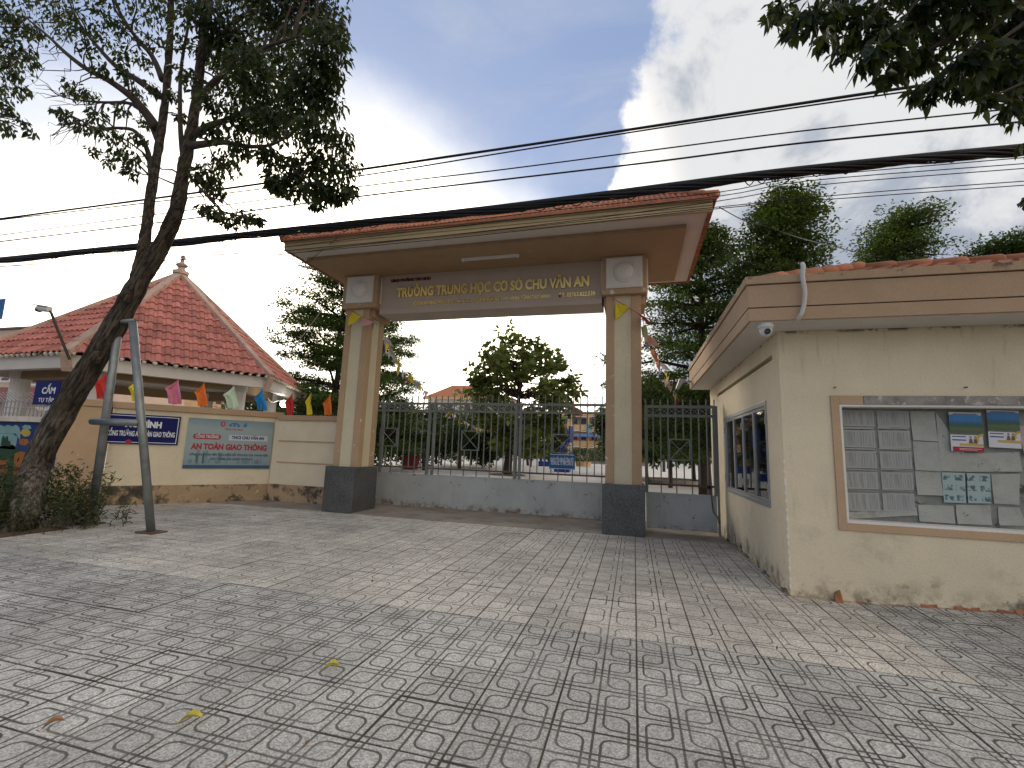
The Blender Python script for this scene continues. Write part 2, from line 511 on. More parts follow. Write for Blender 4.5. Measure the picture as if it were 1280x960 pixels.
def tilemat(name, base, kind):
    """terrazzo paving with its moulded grooves; uv runs 0..1 over one tile"""
    m_ = bpy.data.materials.new(name)
    m_.use_nodes = True
    q = G(m_.node_tree)
    uvn = q.n('ShaderNodeUVMap'); uvn.uv_map = 'UVMap'
    u, v, _ = q.xyz(uvn.outputs[0])
    pos = q.n('ShaderNodeNewGeometry').outputs['Position']
    wob = q.m('MULTIPLY', q.m('SUBTRACT', q.noise(pos, 25, 2), .5), .012)
    A = lambda t: q.m('ABSOLUTE', t)
    mn = lambda a, b: q.m('MINIMUM', a, b)
    mxx = lambda a, b: q.m('MAXIMUM', a, b)
    if kind == 'leaf':
        u2, v2 = q.m('MULTIPLY', u, 2.0), q.m('MULTIPLY', v, 2.0)
        x = q.m('SUBTRACT', q.m('FRACT', u2), .5); y = q.m('SUBTRACT', q.m('FRACT', v2), .5)
        par = q.m('MODULO', q.m('ADD', q.m('FLOOR', u2), q.m('FLOOR', v2)), 2.0)
        sg = q.m('MULTIPLY', q.m('MULTIPLY', x, y), q.m('SUBTRACT', 1.0, q.m('MULTIPLY', par, 2.0)))
        rnd = q.m('LESS_THAN', sg, 0.0)
        ax, ay = A(x), A(y)
        a, r = .30, .24
        qx, qy = q.m('SUBTRACT', ax, a - r), q.m('SUBTRACT', ay, a - r)
        ln = q.m('SQRT', q.m('ADD', q.m('POWER', mxx(qx, 0.0), 2.0), q.m('POWER', mxx(qy, 0.0), 2.0)))
        d1 = A(q.m('SUBTRACT', q.m('ADD', ln, mn(mxx(qx, qy), 0.0)), r))
        d2 = mn(A(q.m('SUBTRACT', ax, a)), A(q.m('SUBTRACT', ay, a)))
        d = q.m('ADD', q.m('MULTIPLY', d1, rnd), q.m('MULTIPLY', d2, q.m('SUBTRACT', 1.0, rnd)))
        d = mn(d, mn(q.m('SUBTRACT', .5, ax), q.m('SUBTRACT', .5, ay)))
        w = (.020, .038)
    else:
        ax = q.m('SUBTRACT', .5, A(q.m('SUBTRACT', u, .5))); ay = q.m('SUBTRACT', .5, A(q.m('SUBTRACT', v, .5)))
        hx, hy, r = .37, .40, .17
        qx, qy = q.m('SUBTRACT', ax, hx - r), q.m('SUBTRACT', ay, hy - r)
        ln = q.m('SQRT', q.m('ADD', q.m('POWER', mxx(qx, 0.0), 2.0), q.m('POWER', mxx(qy, 0.0), 2.0)))
        d = A(q.m('SUBTRACT', q.m('ADD', ln, mn(mxx(qx, qy), 0.0)), r))
        d = mn(d, mn(q.m('SUBTRACT', .5, ax), q.m('SUBTRACT', .5, ay)))
        d = mn(d, mn(ax, ay))
        w = (.008, .017)
    d = q.m('ADD', d, wob)
    wear = q.step(q.noise(pos, 1.4, 4), .32, .6, .70, 1.0)
    gro = q.m('MULTIPLY', q.step(d, w[0], w[1], 1.0, 0.0), wear)
    cell = q.n('ShaderNodeTexWhiteNoise', noise_dimensions='2D')
    q.put(cell.inputs[0], q.vm('FLOOR', q.vm('DIVIDE', q.vm('SUBTRACT', pos, (.012, 2.99, 0)), (.43, .43, 1.0))))
    vor = q.n('ShaderNodeTexVoronoi'); q.put(vor.inputs['Vector'], pos); vor.inputs['Scale'].default_value = 125
    chip = q.xyz(vor.outputs['Color'])[0]
    chips = q.step(chip, .15, .9, .70, 1.28)
    big = q.step(q.noise(pos, .8, 6, .65), .3, .72, .80, 1.12)
    k = q.m('MULTIPLY', q.m('MULTIPLY', chips, big), q.m('ADD', .86, q.m('MULTIPLY', cell.outputs[0], .26)))
    c_ = q.vm('MULTIPLY', q.vec(k, k, k), base)
    dirt = q.step(q.noise(pos, 2.3, 7, .7, .4), .55, .75, 0, .45)
    c_ = q.mix(dirt, c_, (.16, .125, .09))
    c_ = q.mix(q.m('MULTIPLY', gro, .92), c_, (.052, .040, .030))
    b = q.n('ShaderNodeBsdfPrincipled')
    q.put(b.inputs['Base Color'], c_)
    b.inputs['Roughness'].default_value = .72
    b.inputs['Specular IOR Level'].default_value = .3
    bn = q.n('ShaderNodeBump'); bn.inputs['Distance'].default_value = .004
    q.put(bn.inputs['Height'], q.m('SUBTRACT', q.m('MULTIPLY', chip, .12), gro))
    q.put(b.inputs['Normal'], bn.outputs[0])
    q.put(q.n('ShaderNodeOutputMaterial').inputs[0], b.outputs[0])
    return m_


M['tileA'] = tilemat('sidewalk terrazzo', (.475, .455, .41), 'leaf')
M['tileB'] = tilemat('apron terrazzo', (.555, .51, .435), 'round')


# ------------------------------------------------------------------ text
def text(name, s, h, c, mat_, parent, rot=(PI / 2, 0, 0), depth=.002, bold=.02, width=None, align='CENTER', shear=0):
    cu = bpy.data.curves.new(name, 'FONT')
    cu.body = s; cu.size = 1.0; cu.extrude = depth / max(h, 1e-6) / 1.4; cu.offset = bold; cu.align_x = align; cu.align_y = 'CENTER'
    cu.shear = shear
    cu.resolution_u = 3
    tmp = bpy.data.objects.new(name, cu)
    COL.objects.link(tmp)
    dg = bpy.context.evaluated_depsgraph_get()
    me = bpy.data.meshes.new_from_object(tmp.evaluated_get(dg))
    bpy.data.objects.remove(tmp)
    me.name = name
    me.materials.clear(); me.materials.append(mat_)
    n = len(me.vertices)
    co = np.empty(n * 3, 'f'); me.vertices.foreach_get('co', co); co = co.reshape(-1, 3)
    wd = co[:, 0].max() - co[:, 0].min()
    k = h / .72                                    # cap height of the built-in face is about .72
    co[:, 1] -= .0
    co[:, 1] *= k; co[:, 2] *= k
    co[:, 0] *= (width / wd) if width else k
    me.vertices.foreach_set('co', co.ravel()); me.update()
    o = link(name, me, parent)
    off = Vector(parent.location) if parent is not None and parent.get('world_built') else Vector((0, 0, 0))
    o.location = Vector(c) - off
    o.rotation_euler = rot
    return o


# ------------------------------------------------------------------ foliage
def leaves(name, P, size, mat_, parent=None, width=.42, up=.55, droop=.0, outward=None, off=(0, 0, 0), fold=.18):
    P = np.asarray(P, float)
    n = len(P)
    size = np.asarray(size) if np.ndim(size) else size * RNG.uniform(.7, 1.25, n)
    d = RNG.normal(size=(n, 3))
    if outward is not None:
        d = d * .6 + outward
    d[:, 2] = d[:, 2] * .6 - droop
    d /= np.linalg.norm(d, axis=1)[:, None] + 1e-9
    nr = RNG.normal(size=(n, 3)); nr[:, 2] = np.abs(nr[:, 2]) + up
    sdv = np.cross(d, nr); sdv /= np.linalg.norm(sdv, axis=1)[:, None] + 1e-9
    nn = np.cross(sdv, d)
    s = size[:, None]
    mid = P + d * s * .45
    V = np.stack([P, mid + sdv * s * width * .5 + nn * s * fold * .5, P + d * s, mid - sdv * s * width * .5 + nn * s * fold * .5], 1).reshape(-1, 3) - np.asarray(off)
    me = bpy.data.meshes.new(name)
    me.vertices.add(n * 4); me.vertices.foreach_set('co', V.ravel().astype('f'))
    me.loops.add(n * 4); me.loops.foreach_set('vertex_index', np.arange(n * 4, dtype='i'))
    me.polygons.add(n); me.polygons.foreach_set('loop_start', np.arange(0, n * 4, 4, dtype='i'))
    me.materials.append(mat_)
    me.update(calc_edges=True)
    return link(name, me, parent)


def blob(c, r, n, shell=.35):
    """n points in an ellipsoid, denser to its skin"""
    d = RNG.normal(size=(n, 3)); d /= np.linalg.norm(d, axis=1)[:, None]
    k = RNG.uniform(shell, 1, n)[:, None] ** .6
    return np.asarray(c) + d * k * np.asarray(r), d


def wiggle(a, b, n=5, amp=.06, sag=0.0):
    a, b = Vector(a), Vector(b)
    L = (b - a).length
    out = []
    for i in range(n + 1):
        t = i / n
        p = a.lerp(b, t)
        if 0 < i < n:
            p += Vector([random.gauss(0, amp * L) for _ in range(3)])
        p.z += sag * L * math.sin(PI * t)
        out.append(p)
    return out


def smoothpath(pts, k=4):
    pts = [Vector(p) for p in pts]
    out = []
    for i in range(len(pts) - 1):
        p0, p1, p2, p3 = pts[max(i - 1, 0)], pts[i], pts[i + 1], pts[min(i + 2, len(pts) - 1)]
        for j in range(k):
            t = j / k
            out.append(.5 * ((2 * p1) + (p2 - p0) * t + (2 * p0 - 5 * p1 + 4 * p2 - p3) * t * t + (3 * p1 - p0 - 3 * p2 + p3) * t ** 3))
    out.append(pts[-1])
    return out


def taper(n, a, b):
    return [a + (b - a) * i / max(n - 1, 1) for i in range(n)]


# ================================================================== SETTING
def sheet(name, x0, y0, x1, y1, z, m_, mi=None):
    b = MB(); b.face([(x0, y0, z), (x1, y0, z), (x1, y1, z), (x0, y1, z)])
    return tag(b.build(name, m_), kind='structure')


def proj(p):
    v = Vector(p) - Vector((0, 0, CAMH))
    z = v.dot(_f)
    return (640 + FPX * v.dot(R2) / z, 480 - FPX * v.dot(U2) / z, z) if z > .2 else None


sheet('ground', -900, -900, 900, 900, -.10, M['earth'])
sheet('road', -60, -14, 60, -2.6, -.09, M['asphalt'])
b = MB(); b.box(-40, -2.6, -.12, 40, -2.44, .01)
tag(b.build('kerb', M['concrete']), kind='structure')
b = MB(); b.box(-60, 10.3, -.09, 40, 95, .012)
tag(b.build('school_yard', M['yard']), kind='structure')

T, TX, TY = .43, .012, 3.85
side = MB(); side.box(-14.03, -2.43, -.05, 9, 3.848, -.006); side.box(2.164, 3.85, -.05, 9, 5.6, -.006)
SIDEWALK = tag(side.build('sidewalk', M['mortar']), kind='structure')
apr = MB(); apr.box(-14.03, 3.852, -.05, 2.16, 8.345, -.006)
APRON = tag(apr.build('driveway_apron', M['mortar']), kind='structure')


def tile_faces(V, F, UV, cx, cy, hx, hy, u1=1.0, v1=1.0, z=0.0):
    e, gp = .005, .003
    b = len(V)
    for w_, h_ in ((gp, -.03), (gp, -.004), (gp + e, 0)):
        for sx, sy in ((-1, -1), (1, -1), (1, 1), (-1, 1)):
            V.append((cx + sx * (hx - w_), cy + sy * (hy - w_), z + h_ + (rise(cx + sx * hx, cy + sy * hy) if cx or cy else 0)))
            UV.append(((sx * (hx - w_) / hx + 1) / 2 * u1, (sy * (hy - w_) / hy + 1) / 2 * v1))
    for k in (0, 4):
        for i in range(4):
            j = (i + 1) % 4
            F.append((b + k + i, b + k + j, b + k + 4 + j, b + k + 4 + i))
    F.append((b + 8, b + 9, b + 10, b + 11))


def rise(x, y):
    return .075 * min(max((x - 2.164) / 1.6, 0), 1.4) * min(max((y - 3.85) / 1.7, 0), 1)


def tile_mesh(name, V, F, UV, m_):
    me = bpy.data.meshes.new(name)
    me.from_pydata(V, [], F)
    uv = me.uv_layers.new(name='UVMap')
    idx = np.empty(len(me.loops), 'i'); me.loops.foreach_get('vertex_index', idx)
    uv.data.foreach_set('uv', np.asarray(UV, 'f')[idx].ravel())
    me.materials.append(m_)
    me.update()
    return me


def pave(parent, cells, m_, limit=300):
    V, F, UV = [], [], []
    tile_faces(V, F, UV, 0, 0, T / 2, T / 2)
    me = tile_mesh('paving_tile', V, F, UV, m_)
    rank = []
    for (cx, cy, hy) in cells:
        p = proj((cx, cy, 0))
        sz = 0
        if p and -60 < p[0] < 1340 and p[1] < 1060 and hy == T / 2:
            sz = 1 / p[2] ** 3
        rank.append((sz, cx, cy, hy))
    rank.sort(reverse=True)
    V, F, UV = [], [], []
    for i, (sz, cx, cy, hy) in enumerate(rank):
        dzt = random.gauss(0, .0012)
        if sz and i < limit:
            gx_, gy_ = (rise(cx + .2, cy) - rise(cx - .2, cy)) / .4, (rise(cx, cy + .2) - rise(cx, cy - .2)) / .4
            o = link('paving_tile', me, parent, (cx, cy, dzt + rise(cx, cy)), (math.atan(gy_) + random.gauss(0, .003), -math.atan(gx_) + random.gauss(0, .003), random.gauss(0, .002)))
        else:
            tile_faces(V, F, UV, cx, cy, T / 2, hy, 1, hy / (T / 2), dzt)
    o = link('paving_tiles', tile_mesh('paving_tiles', V, F, UV, m_), parent)
    tag(o, kind='stuff')


cells = []
for i in range(-32, 21):
    cx = TX + (i + .5) * T
    for j in range(0, 15):
        cy = TY - (j + .5) * T
        if cy > -2.3:
            cells.append((cx, cy, T / 2))
    if i >= 5:
        for j in range(0, 4):
            cells.append((cx, TY + (j + .5) * T, T / 2))
pave(SIDEWALK, cells, M['tileA'])
cells = []
for i in range(-32, 5):
    cx = TX + (i + .5) * T
    for j in range(0, 11):
        y0, y1 = TY + j * T, min(TY + (j + 1) * T, 8.335)
        if y1 - y0 < .03:
            continue
        if cx < -7.9 - .25 * j * 0 and y1 < 5.5 and cx < -8.3:
            continue                                   # planting pit
        cells.append((cx, (y0 + y1) / 2, (y1 - y0) / 2))
pave(APRON, cells, M['tileB'])
b = MB(); b.box(-14, 3.86, -.05, -8.3, 5.57, -.001)
tag(b.build('planting_soil', M['earth']), kind='structure')
b = MB()
b.box(-8.9, 8.34, -.05, 1.5, 9.86, .012); b.box(-8.9, 9.86, -.05, 1.5, 9.90, -.02); b.box(-8.9, 9.90, -.05, 1.5, 10.3, .012)
tag(b.build('gate_threshold', M['concrete'], bevel=.006), kind='structure')

# ================================================================== GATEWAY
GW = thing('school_gateway', 'tall tan school gateway with tiled roof and gold lettering on its beam', 'gateway', (-2.99, 8.7, 0))
PL = [(-6.13, -5.545, -6.235, -5.53, .93, -6.19, -5.335), (-.50, .135, -.545, .185, .86, -.575, .24)]
for (x0, x1, g0, g1, gz, h0, h1) in PL:
    MB().box(g0, 8.33, -.02, g1, 9.2, gz).build('granite_base', M['granite'], GW, bevel=.008)
    yb = 9.05
    MB().box(x0 + .022, 8.442, gz - .02, x1 - .022, yb - .022, 4.36).build('pillar_core', M['shaftcream'], GW)
    wd = (x1 - x0)
    for xa, xb in ((x0, x0 + wd * .24), (x1 - wd * .27, x1)):
        for ya, yc in ((8.42, 8.42 + .17), (yb - .17, yb)):
            MB().box(xa, ya, gz, xb, yc, 4.35).build('pilaster_strip', M['shafttan'], GW, bevel=.006)
    # head block with a round boss on the faces that show
    hd = MB().box(h0, 8.33, 4.33, h1, 9.2, 5.075).build('pillar_head', M['shafttan'], GW, bevel=.008)
    cx, w2 = (h0 + h1) / 2, .33
    pq = MB(); pq.box(cx - w2, 8.305, 4.44, cx + w2, 8.33, 5.04)
    pq.build('head_plaque', M['white'], GW, bevel=.008)
    fr = MB()
    for a0, c0, a1, c1 in ((-w2 + .03, .0, w2 - .03, .03), (-w2 + .03, .52, w2 - .03, .55), (-w2 + .03, .03, -w2 + .055, .52), (w2 - .055, .03, w2 - .03, .52)):
        fr.box(cx + a0, 8.296, 4.465 + c0, cx + a1, 8.306, 4.465 + c1)
    fr.build('plaque_border', M['white'], GW)
    MB().lathe([(.205, .0), (.205, -.02), (.19, -.03), (.185, -.012), (.17, -.035), (.13, -.062), (.07, -.078), (.012, -.083)], (cx, 8.306, 4.745), 28, axis='Y').build('plaque_boss', M['white'], GW, smooth=True)
    for sx, xx in ((-1, h0), (1, h1)):
        MB().box(xx, 8.44, 4.44, xx + sx * .022, 9.09, 5.04).build('head_plaque', M['white'], GW, bevel=.006)
    MB().box(x0 - .045, 8.50, 4.16, x1 + .075, 9.15, 4.33).build('corbel', M['shafttan'], GW, bevel=.006)
bm_ = MB().box(-5.33, 8.47, 4.20, -.58, 9.05, 5.07)
bm_.box(-5.33, 8.455, 4.20, -.58, 8.47, 4.31)
bm_.build('sign_beam', M['beam'], GW, bevel=.005)
# roof
E0, E1, YF, YB = -6.68, 1.18, 7.05, 10.15
sf = MB().box(E0 + .02, YF + .02, 5.15, E1 - .02, YB - .02, 5.20); sf.build('eave_soffit', M['soffitwhite'], GW)
MB().box(-6.47, 7.45, 5.07, .84, 9.80, 5.15).build('ceiling_panel', M['soffittan'], GW)
fa = MB()
fa.box(E0, YF, 5.13, E1, YF + .06, 5.21); fa.box(E0, YF - .012, 5.215, E1, YF + .06, 5.27); fa.box(E0, YF - .03, 5.275, E1, YF + .06, 5.34)
fa.build('fascia', M['fascia'], GW, bevel=.004)
fs = MB()
for xx, sx in ((E0, 1), (E1, -1)):
    fs.box(xx, YF + .06, 5.13, xx + sx * .06, YB, 5.34)
fs.box(E0 + .06, YB - .06, 5.13, E1 - .06, YB, 5.34)
fs.build('fascia', M['rubble'], GW)
RB = MB()
RZ, EZ = 6.44, 5.33
SLP = (RZ - EZ) / ((YB - YF) / 2)
rx0, rx1, ry = E0 + 1.3, E1 - 1.3, (YF + YB) / 2
cnr = [(E0 - .02, YF - .02, EZ), (E1 + .02, YF - .02, EZ), (E1 + .02, YB + .02, EZ), (E0 - .02, YB + .02, EZ)]
rg = [(rx0, ry, RZ), (rx1, ry, RZ)]
RB.face([cnr[0], cnr[1], rg[1], rg[0]]); RB.face([cnr[1], cnr[2], rg[1]]); RB.face([cnr[2], cnr[3], rg[0], rg[1]]); RB.face([cnr[3], cnr[0], rg[0]])
RB.face(cnr[::-1])
RB.build('roof_deck', M['wtile'], GW)
eb = MB()          # small interlocking eave tiles: nose and roll
n = 92
for i in range(n):
    xa = E0 - .03 + (E1 - E0 + .06) * i / n; xb = xa + (E1 - E0 + .06) / n
    xm = (xa + xb) / 2; r = (xb - xa) / 2
    z = EZ + .012
    prof = [(xa, z), (xa + r * .35, z + .028), (xm, z + .040), (xm + r * .45, z + .026), (xb, z)]
    for row in range(5):
        ya = YF - .07 + row * .32; yb_ = ya + .36; dz0 = (ya + .02 - YF) * SLP; jz = random.gauss(0, .004)
        if xa - E0 < (ya - YF) * .82 or E1 - xb < (ya - YF) * .82:
            continue
        for k in range(4):
            (p0, q0), (p1, q1) = prof[k], prof[k + 1]
            eb.face([(p0, ya, q0 + dz0 + .02 + jz), (p1, ya, q1 + dz0 + .02 + jz), (p1, yb_, q1 + dz0 + .36 * SLP), (p0, yb_, q0 + dz0 + .36 * SLP)])
            eb.face([(p0, ya, z - .016 + dz0), (p1, ya, z - .016 + dz0), (p1, ya, q1 + dz0 + .02 + jz), (p0, ya, q0 + dz0 + .02 + jz)])
for sx, xx in ((-1, E0), (1, E1)):
    for i in range(36):
        ya = YF - .05 + (YB - YF + .1) * i / 36; yc = ya + (YB - YF + .1) / 36
        eb.hexa([(xx + sx * .07, ya, EZ - .005), (xx + sx * .07, yc - .006, EZ - .005), (xx - sx * .12, yc - .006, EZ + .06), (xx - sx * .12, ya, EZ + .06)],
                [(xx + sx * .07, ya, EZ + .035), (xx + sx * .07, yc - .006, EZ + .035), (xx - sx * .12, yc - .006, EZ + .10), (xx - sx * .12, ya, EZ + .10)])
tag(eb.build('roof_tiles', M['wtile'], GW), kind='stuff')
capm = MB().tube([(0, 0, 0), (.27, 0, 0), (.275, 0, 0)], [.050, .062, .055], 8).mesh('roll_tile', M['wtile'], smooth=True)
nc = 20
for i in range(nc):
    link('roll_tile', capm, GW, Vector((rx0 + (rx1 - rx0) * i / nc, ry, RZ + .03 + random.gauss(0, .004))) - Vector(GW.location), (0, 0, random.gauss(0, .01)))
for (a, c) in ((cnr[0], rg[0]), (cnr[1], rg[1])):
    A, Cc = Vector(a) + Vector((0, 0, .05)), Vector(c) + Vector((0, 0, .04))
    A = A + (A - Cc).normalized() * .06
    d = Cc - A
    for i in range(8):
        p = A + d * (i / 8.0)
        MB().tube([p, p + d / 7.4], [.070, .056], 8).build('hip_tile', M['wtile'], GW, smooth=True)
# lettering on the beam
YT = 8.462


def tx(name, s, x0, x1, y, h, m_, depth=.012, bold=.03):
    a, c = at(x0, y[0], YT), at(x1, y[1], YT)
    text(name, s, h, ((a.x + c.x) / 2, YT, (a.z + c.z) / 2), m_, GW, depth=depth, bold=bold, width=(c.x - a.x))


tx('gold_lettering', 'TRƯỜNG TRUNG HỌC CƠ SỞ CHU VĂN AN', 497, 737, (366.5, 353), .20, M['gold'], .03, .042)
tx('small_lettering', 'UBND PHƯỜNG TÂN NINH', 489, 538, (350.5, 349), .062, M['txtmaroon'], .008)
tx('address_lettering', 'SỐ 218 HOÀNG NGUYÊN THÁI, KHU PHỐ 5, PHƯỜNG TÂN NINH, TỈNH TÂY NINH', 516, 688, (379.2, 371), .075, M['gold'], .012, .02)
tx('telephone_lettering', 'ĐT. 02763.822.539', 698, 744, (369.5, 367), .085, M['gold'], .012, .02)

# batten lamp under the ceiling panel
a, c = at(577, 326, 7.9), at(649, 320, 7.9)
LB = thing('batten_lamp', 'thin unlit strip lamp fixed under the gateway ceiling', 'lamp', ((a.x + c.x) / 2, 7.9, 5.07))
MB().box(a.x, 7.87, 5.035, c.x, 7.93, 5.069).build('lamp_housing', M['white'], LB, bevel=.004)
MB().tube([(a.x + .05, 7.9, 5.022), (c.x - .05, 7.9, 5.022)], .012, 8).build('tube', M['plasticw'], LB, smooth=True)
for xx in (a.x + .03, c.x - .03):
    MB().box(xx - .02, 7.885, 5.005, xx + .02, 7.915, 5.035).build('tube_holder', M['white'], LB)

# ================================================================== GATES
BARM = {}


def gate(name, label, x0, x1, Y, zb, zp, zl, z2, z1, zs, nb, braces, posts, row=True, long_every=2):
    t = thing(name, label, 'gate', ((x0 + x1) / 2, Y, zb))
    MB().box(x0, Y - .012, zb, x1, Y + .012, zp).build('sheet_panel', M['gatesheet'], t)
    fr = MB()
    fr.box(x0, Y - .02, zp - .018, x1, Y + .02, zp + .012)
    fr.box(x0, Y - .022, zb - .005, x1, Y + .022, zb + .035)
    fr.build('panel_edge', M['gatesheet'], t)
    for sx_ in np.arange(x0 + 1.05, x1 - .3, 1.22):
        MB().box(sx_ - .016, Y - .017, zb + .037, sx_ + .016, Y - .0121, zp - .02).build('sheet_seam', M['gatesheet'], t)
    for z, w, m_ in ((zl, .018, M['gaterust']), (z2, .025, M['gatebar']), (z1, .027, M['gatebar'])):
        MB().box(x0, Y - .02, z - w, x1, Y + .02, z + w).build('rail', m_, t)
    for px_ in posts:
        MB().box(px_ - .028, Y - .03, zp, px_ + .028, Y + .03, z1 + .02).build('gate_post', M['gatebar'], t)
    dxb = (x1 - x0) / nb
    for i in range(nb + 1):
        x = x0 + dxb * i
        lo = zp if i % long_every == 0 else zl
        segs = [(lo, z2 - .026)]
        for (bx0, bx1, bz0, bz1) in braces:
            if bx0 + .02 < x < bx1 - .02:
                segs = [(lo, bz0), (bz1, z2 - .026)]
        for (a, c) in segs:
            if i % long_every and False:
                pass
            key = round(c - a, 3)
            if key not in BARM:
                BARM[key] = MB().box(-.0105, -.0105, 0, .0105, .0105, key).mesh('bar', M['gatebar'])
            link('bar', BARM[key], t, Vector((x, Y, a)) - Vector(t.location))
        key = ('s', round(zs - z1, 3))
        if key not in BARM:
            q = MB().box(-.010, -.010, 0, .010, .010, (zs - z1) * .72)
            q.hexa([(-.016, -.01, (zs - z1) * .70), (.016, -.01, (zs - z1) * .70), (.016, .01, (zs - z1) * .70), (-.016, .01, (zs - z1) * .70)],
                   [(-.002, -.002, zs - z1), (.002, -.002, zs - z1), (.002, .002, zs - z1), (-.002, .002, zs - z1)])
            BARM[key] = q.mesh('spike', M['gatebar'])
        link('spike', BARM[key], t, Vector((x, Y, z1 + .027)) - Vector(t.location))
    if row:                                             # row of little crosses between the two top rails
        q = MB(); w, h = dxb / 2, (z1 - z2) / 2 - .026
        q.bar((-w, 0, -h), (w, 0, h), .010, .010); q.bar((-w, .004, h), (w, .004, -h), .010, .010)
        me = q.mesh('small_cross', M['gatebar'])
        for i in range(nb):
            link('small_cross', me, t, Vector((x0 + dxb * (i + .5), Y, (z1 + z2) / 2)) - Vector(t.location))
        vb = MB().box(-.0105, -.0105, z2 + .025, .0105, .0105, z1 - .027).mesh('short_bar', M['gatebar'])
        for i in range(nb + 1):
            link('short_bar', vb, t, Vector((x0 + dxb * i, Y, 0)) - Vector(t.location))
    for (bx0, bx1, bz0, bz1) in braces:
        q = MB()
        for a, c in (((bx0, bz0), (bx1, bz1)), ((bx0, bz1), (bx1, bz0))):
            q.bar((a[0], Y - .014, a[1]), (c[0], Y - .014, c[1]), .020, .012)
        q.build('cross_brace', M['gatebar'], t)
        q = MB()
        for z in (bz0, bz1):
            q.box(bx0 - .01, Y - .018, z - .012, bx1 + .01, Y + .018, z + .012)
        for x in (bx0, bx1):
            q.box(x - .011, Y - .017, bz0 + .012, x + .011, Y + .017, bz1 - .012)
        q.build('brace_frame', M['gatebar'], t)
    return t


YG = 9.98
br = []
for q in ((476, 535, 495, 557.5), (577.5, 538.5, 598, 563), (691.5, 543, 715.5, 566.5)):
    a, c = at(q[0], q[1], YG), at(q[2], q[3], YG)
    br.append((a.x, c.x, c.z, a.z))
ps = [at(x, y, YG).x for x, y in ((477, 560), (535, 560), (541.5, 560), (644, 560), (650, 560))]
GT = gate('sliding_gate', 'wide grey blue sliding gate between the two gateway pillars', -6.6, -.35, YG, .02, .75, .90, 2.245, 2.42, 2.60, 40, br, ps)
a, c = at(836.7, 549, 9.0), at(863, 575.5, 9.0)
PG = gate('wicket_gate', 'narrow grey steel gate closed between right pillar and cream gatehouse', .215, 1.425, 9.0, .075, .70, .86, 2.13, 2.30, 2.42, 9,
          [(a.x, c.x, c.z, a.z)], [.225, 1.415])
MB().box(.225, 8.955, .78, .255, 8.985, 1.02).build('latch', M['gatebar'], PG)
ch = thing('lock_chain', 'dark chain and padlock hanging on the narrow gate by the gatehouse', 'chain', (1.33, 8.95, .5))
pts = smoothpath([at(886, 607, 8.95), at(889, 612, 8.93), at(890, 625, 8.94), at(892, 640, 8.93), at(897, 646, 8.9), at(899, 655, 8.9)], 4)
MB().tube(pts, .011, 6).build('chain', M['gaterust'], ch)
p = at(886, 609, 8.93)
MB().box(p.x - .035, p.y - .03, p.z - .03, p.x + .035, p.y + .02, p.z + .03).build('padlock', M['black'], ch, bevel=.006)
MB().box(1.44, 8.97, .0, 1.475, 9.03, 2.32).build('hinge_post', M['gatebar'], PG)

# visitor notice hung on the sliding gate
a, c = at(687, 567, 9.93), at(718.5, 587.5, 9.93)
NS = thing('notice_plate', 'small blue notice hung on the bars of the sliding gate', 'sign', ((a.x + c.x) / 2, 9.93, c.z))
MB().box(a.x, 9.925, c.z, c.x, 9.94, a.z).build('plate', M['blue2'], NS)
text('lettering', 'KHÁCH ĐẾN LIÊN HỆ CÔNG VIỆC', .085, ((a.x + c.x) / 2, 9.922, a.z - .13), M['txtwhite'], NS, width=(c.x - a.x) * .9)
text('lettering', 'XUỐNG XE, TẮT MÁY, DẪN XE', .085, ((a.x + c.x) / 2, 9.922, c.z + .13), M['txtwhite'], NS, width=(c.x - a.x) * .88)
q = MB()
for z0, z1 in ((c.z + .008, c.z + .018), (a.z - .018, a.z - .008)):
    q.box(a.x + .015, 9.921, z0, c.x - .015, 9.926, z1)
q.build('border', M['txtwhite'], NS)

# ================================================================== GATEHOUSE
GX, GY, GH = 1.56, 5.55, 2.81
GHS = thing('gatehouse', 'cream plastered gatehouse with tan parapet and terracotta roof', 'building', (GX, GY, 0))
BX0, BX1, BZ0, BZ1 = 2.12, 5.0, .795, 1.985
q = MB()
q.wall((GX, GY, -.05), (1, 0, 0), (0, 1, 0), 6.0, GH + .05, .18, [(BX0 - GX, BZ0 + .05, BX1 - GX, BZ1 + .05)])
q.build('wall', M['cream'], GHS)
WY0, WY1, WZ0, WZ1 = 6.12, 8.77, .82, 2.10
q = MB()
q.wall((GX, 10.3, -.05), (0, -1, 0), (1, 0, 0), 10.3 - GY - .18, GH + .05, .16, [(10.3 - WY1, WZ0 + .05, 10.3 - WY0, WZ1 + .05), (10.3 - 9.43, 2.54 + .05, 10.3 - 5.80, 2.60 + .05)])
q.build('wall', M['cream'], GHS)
q = MB(); q.box(GX + .16, 10.14, -.05, 7.56, 10.3, GH); q.box(7.4, 5.73, -.05, 7.56, 10.14, GH); q.box(GX + .16, 5.73, -.05, 7.4, 10.14, -.01)
q.build('rear_wall', M['creamwall'], GHS)
MB().box(BX0 - .05, GY + .182, BZ0 - .05, BX1 + .05, GY + .21, BZ1 + .05).build('board_back', M['board'], GHS)
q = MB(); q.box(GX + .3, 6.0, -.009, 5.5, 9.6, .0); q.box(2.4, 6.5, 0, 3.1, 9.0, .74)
q.build('interior', M['dark'], GHS)
